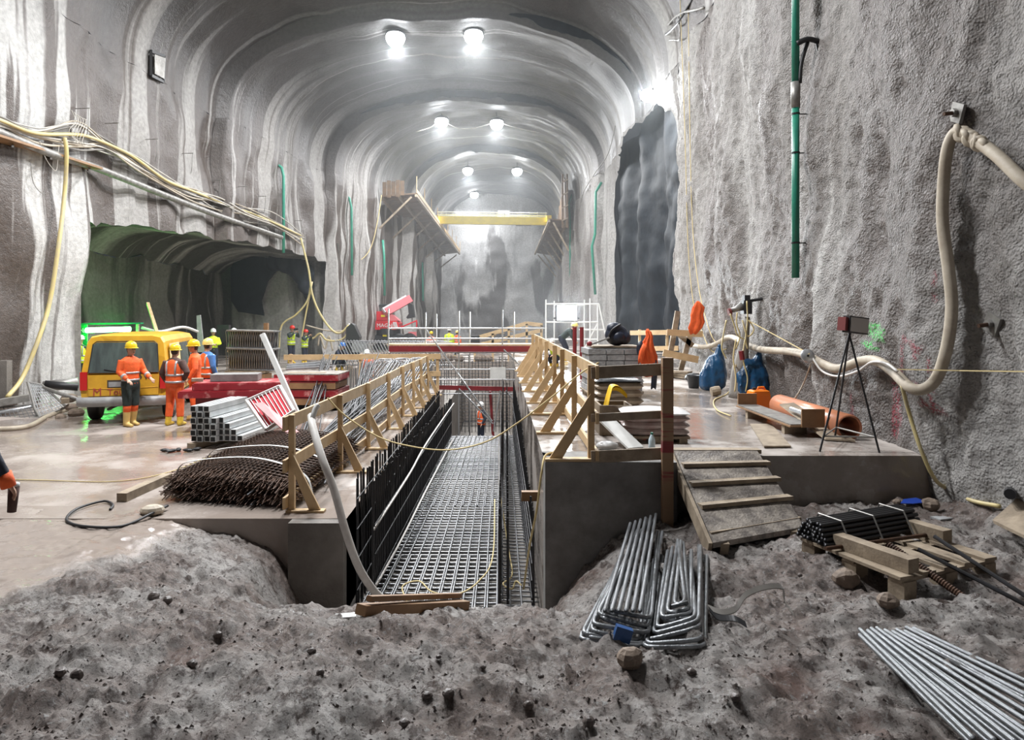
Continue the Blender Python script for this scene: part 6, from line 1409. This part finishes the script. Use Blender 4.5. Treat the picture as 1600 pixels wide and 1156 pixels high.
# gravel of the mud surface
mb = MB(); rg = np.random.RandomState(4); n_ = 5200
dG = 3.3+3.6*rg.rand(n_)**1.3; xG = rg.uniform(-.75, .75, n_)*dG; rG = .004+.013*rg.rand(n_)**3; zG = mud_h(xG, dG)
for x, d, r_, z in zip(xG, dG, rG, zG):
    if x < -3.4 or (d > 5.6 and -2.6 < x < 1.2): continue
    a = rg.rand()*6.28
    mb.add([(x+r_*math.cos(a+i*2.1)*(1+.4*rg.rand()), d+r_*math.sin(a+i*2.1), z) for i in range(3)]+[(x, d, z+r_*(.7+.5*rg.rand()))], [(0, 1, 3), (1, 2, 3), (2, 0, 3)])
o = link('gravel', mb.mesh('gravel', M['clod'])); o['kind'] = 'stuff'; o['label'] = 'loose dark gravel scattered over the mud'; o['category'] = 'gravel'
# pallet
A_, B_, C_ = V(2.74, 6.37, 0), V(3.09, 5.40, 0), V(4.13, 5.86, 0); D_ = A_+C_-B_
gz = .20
g = thing('pallet', 'worn timber pallet on the mud carrying the dark bar bundle', 'pallet', V(3.4, 6.1, gz), 0, None, True)
for u_ in (.06, .5, .94):
    for v_ in (.07, .5, .93):
        c_ = A_+(B_-A_)*u_+(D_-A_)*v_; part('block', MB().box(c_+V(0, 0, gz+.07), (.14, .14, .14), rotz(math.atan2(C_.y-B_.y, C_.x-B_.x))), M['pine_old'], g)
for u_ in (.06, .5, .94): a, b = A_+(B_-A_)*u_, D_+(C_-D_)*u_; part('bearer', MB().beam(a+V(0, 0, gz+.15), b+V(0, 0, gz+.15), .11, .025), M['pine_old'], g)
for v_ in (.05, .28, .5, .72, .95): a, b = A_+(D_-A_)*v_, B_+(C_-B_)*v_; part('deck_board', MB().beam(a+V(0, 0, gz+.175), b+V(0, 0, gz+.175), .14, .025), M['pine_old'], g)
tz = gz+.19
g2 = lambda u_, v_, h: A_+(B_-A_)*u_+(D_-A_)*v_+V(0, 0, tz+h)
for k, (a, b, lab) in enumerate((((.30, .10), (.98, .14), 'near square timber lying along the pallet edge'), ((.12, .93), (.62, .96), 'far square timber lying along the pallet edge'))):
    single('square_timber', MB().beam(g2(*a, .055), g2(*b, .055), .12, .11), M['pine_old'], lab, 'timber')
k0 = 0; rng = random.Random(13)
for r_ in range(5):
    for k in range(9-r_):
        v0 = V(0, 0, .026+.036*r_); off = (k+.5*r_)*.043
        a, b = g2(-.02+off*.95, -.02+rng.uniform(-.02, .02), 0)+v0, g2(-.02+off*.95, 1.05+rng.uniform(-.02, .02), 0)+v0
        o = bar('rebar_rod', a, b, .019, M['rebar_dark'], None, 8); tag(o, 'black steel bar in the strapped bundle on the pallet', 'rebar', 'bars strapped on the pallet')
for k, v_ in enumerate((.15, .5, .85)):
    a = g2(-.06, v_, 0); b = g2(.40, v_, 0)
    single('binding_wire', MB().tube([a+V(0, 0, .0), a+(b-a)*.2+V(0, 0, .205), a+(b-a)*.75+V(0, 0, .205), b], .008, 5), M['steel_old'], ['first', 'second', 'third'][k]+' binding wire around the black bar bundle counted from the ramp', 'wire')
def rod_px(x0, y0, z0, x1, y1, z1, r, m_, lab, ribs=False):
    a, b = G(x0, y0, z0), G(x1, y1, z1)
    mb = MB()
    if ribs: n = 90; mb.tube([a.lerp(b, i/n) for i in range(n+1)], [r*(1.0 if i % 2 else 1.22) for i in range(n+1)], 8)
    else: mb.tube([a, b], r, 8)
    return single('anchor_rod', mb, M[m_], lab, 'rod')
rod_px(1387, 850, .50, 1562, 972, .17, .026, 'rebar_rust', 'thick threaded anchor rod leaning from the pallet onto the mud', True)
rod_px(1435, 858, .46, 1680, 985, .20, .017, 'rebar_dark', 'thin dark rod leaning over the middle of the pallet')
rod_px(1460, 838, .52, 1680, 982, .20, .017, 'rebar_dark', 'thin dark rod leaning over the far pallet end')
rod_px(1290, 857, .42, 1475, 832, .42, .018, 'rebar_rust', 'rusty rod lying alongside the black bundle')
# bright rods at the lower right
for k in range(15):
    lay = k//11; j = k % 11
    a = G(1343+8.5*j, 1012-1.0*j, .2)+V(0, 0, .085+.03*lay); b = G(1520+33*j, 1190+ (3*j if j < 6 else 18), .2)+V(0, 0, .085+.03*lay)
    o = bar('rebar_rod', a+V(.01*lay, rng.uniform(-.03, .03), 0), b, .0155, M['rebar_u'], None, 8); tag(o, 'bright steel rod in the flat bundle lying on open mud', 'rebar', 'rods of the flat bundle on the mud')
rod_px(1450, 1011, .29, 1690, 1140, .29, .016, 'rebar_u', 'single bright rod lying beside the flat bundle')
# strap, boards, wall foot debris
pts = [on_mud(x, y)+V(0, 0, z) for x, y, z in ((1106, 962, .06), (1128, 972, .07), (1150, 968, .08), (1165, 955, .12), (1195, 942, .12), (1222, 940, .11), (1226, 955, .07), (1240, 972, .06))]
mb = MB(); mb.rings([[q-V(0, .02, .012), q+V(0, .02, .012), q+V(0, .02, .018), q-V(0, .02, .006)] for q in spline(pts, 6)])
single('ratchet_strap', mb, M['cable_dark'], 'dark webbing strap lying twisted on the mud beside the U bars', 'strap')
pts = [on_mud(x, y)+V(0, 0, .06) for x, y in ((1108, 965), (1122, 978), (1148, 980), (1166, 990))]
mb = MB(); mb.rings([[q-V(0, .02, .012), q+V(0, .02, .012), q+V(0, .02, .018), q-V(0, .02, .006)] for q in spline(pts, 6)])
single('ratchet_strap', mb, M['black_rubber'], 'short black end of webbing strap beside the U bars', 'strap')
single('leaning_board', MB().poly([P(1553, 818, 6.75), P(1602, 842, 6.35), P(1660, 800, 6.5), P(1592, 783, 6.85)], (0, .02, .03)), M['pine_old'], 'muddy board leaning at the foot of the right wall', 'board')
single('pipe_stub', MB().tube([WR(1578, 768, .0), WR(1578, 772, .16)], .05, 10), M['black_rubber'], 'black rubber pipe stub sticking out above the leaning board', 'pipe')
for k, (x, y, r_) in enumerate(((1393, 778, .05), (1412, 772, .07), (1420, 784, .05), (1436, 780, .06), (1402, 790, .045), (1448, 786, .05), (1430, 768, .05))):
    stone(x, y, r_, 'broken stone in the small heap at the corner of slab and wall', 'rock', 60+k, 'stones at the slab corner')
q = on_mud(1424, 790); single('blue_foil', MB().poly([q+V(-.12, 0, .02), q+V(0, -.05, .03), q+V(.16, -.02, .04), q+V(.10, .08, .06), q+V(-.05, .06, .05)], (0, 0, .008)), mat('blue_foil', (.02, .06, .35), rough=.3), 'scrap of blue foil in the stone heap', 'foil')
single('flat_slate', MB().box(on_mud(1475, 812)+V(0, 0, .02), (.24, .12, .02), rotz(.3)), M['block'], 'thin flat slate lying behind the pallet', 'slate')
q = on_mud(345, 965) if False else on_mud(540, 966); single('paper_scrap', MB().box(q+V(0, 0, .02), (.16, .08, .012), rotz(.2)), M['film_white'], 'scrap of pale plastic beside the trench timber', 'scrap')
# ------------------------------------------------------------ haze of the far half, a volume added for the lamps' glow
m = bpy.data.materials.new('glow_haze_air'); m.use_nodes = True; nt = m.node_tree
for n in list(nt.nodes):
    if n.type == 'BSDF_PRINCIPLED': nt.nodes.remove(n)
vs = nt.nodes.new('ShaderNodeVolumeScatter'); vs.inputs['Color'].default_value = (.93, .97, 1, 1); vs.inputs['Density'].default_value = .0034; vs.inputs['Anisotropy'].default_value = .55
nt.links.new(vs.outputs[0], nt.nodes['Material Output'].inputs['Volume'])
o = link('glow_haze', MB().box((-2, 48.6, 7.4), (34, 53.6, 17.6)).mesh('glow_haze', m)); o['kind'] = 'stuff'; o['label'] = 'haze in the far half of the tunnel, added for the lamp glow'; o['category'] = 'haze'
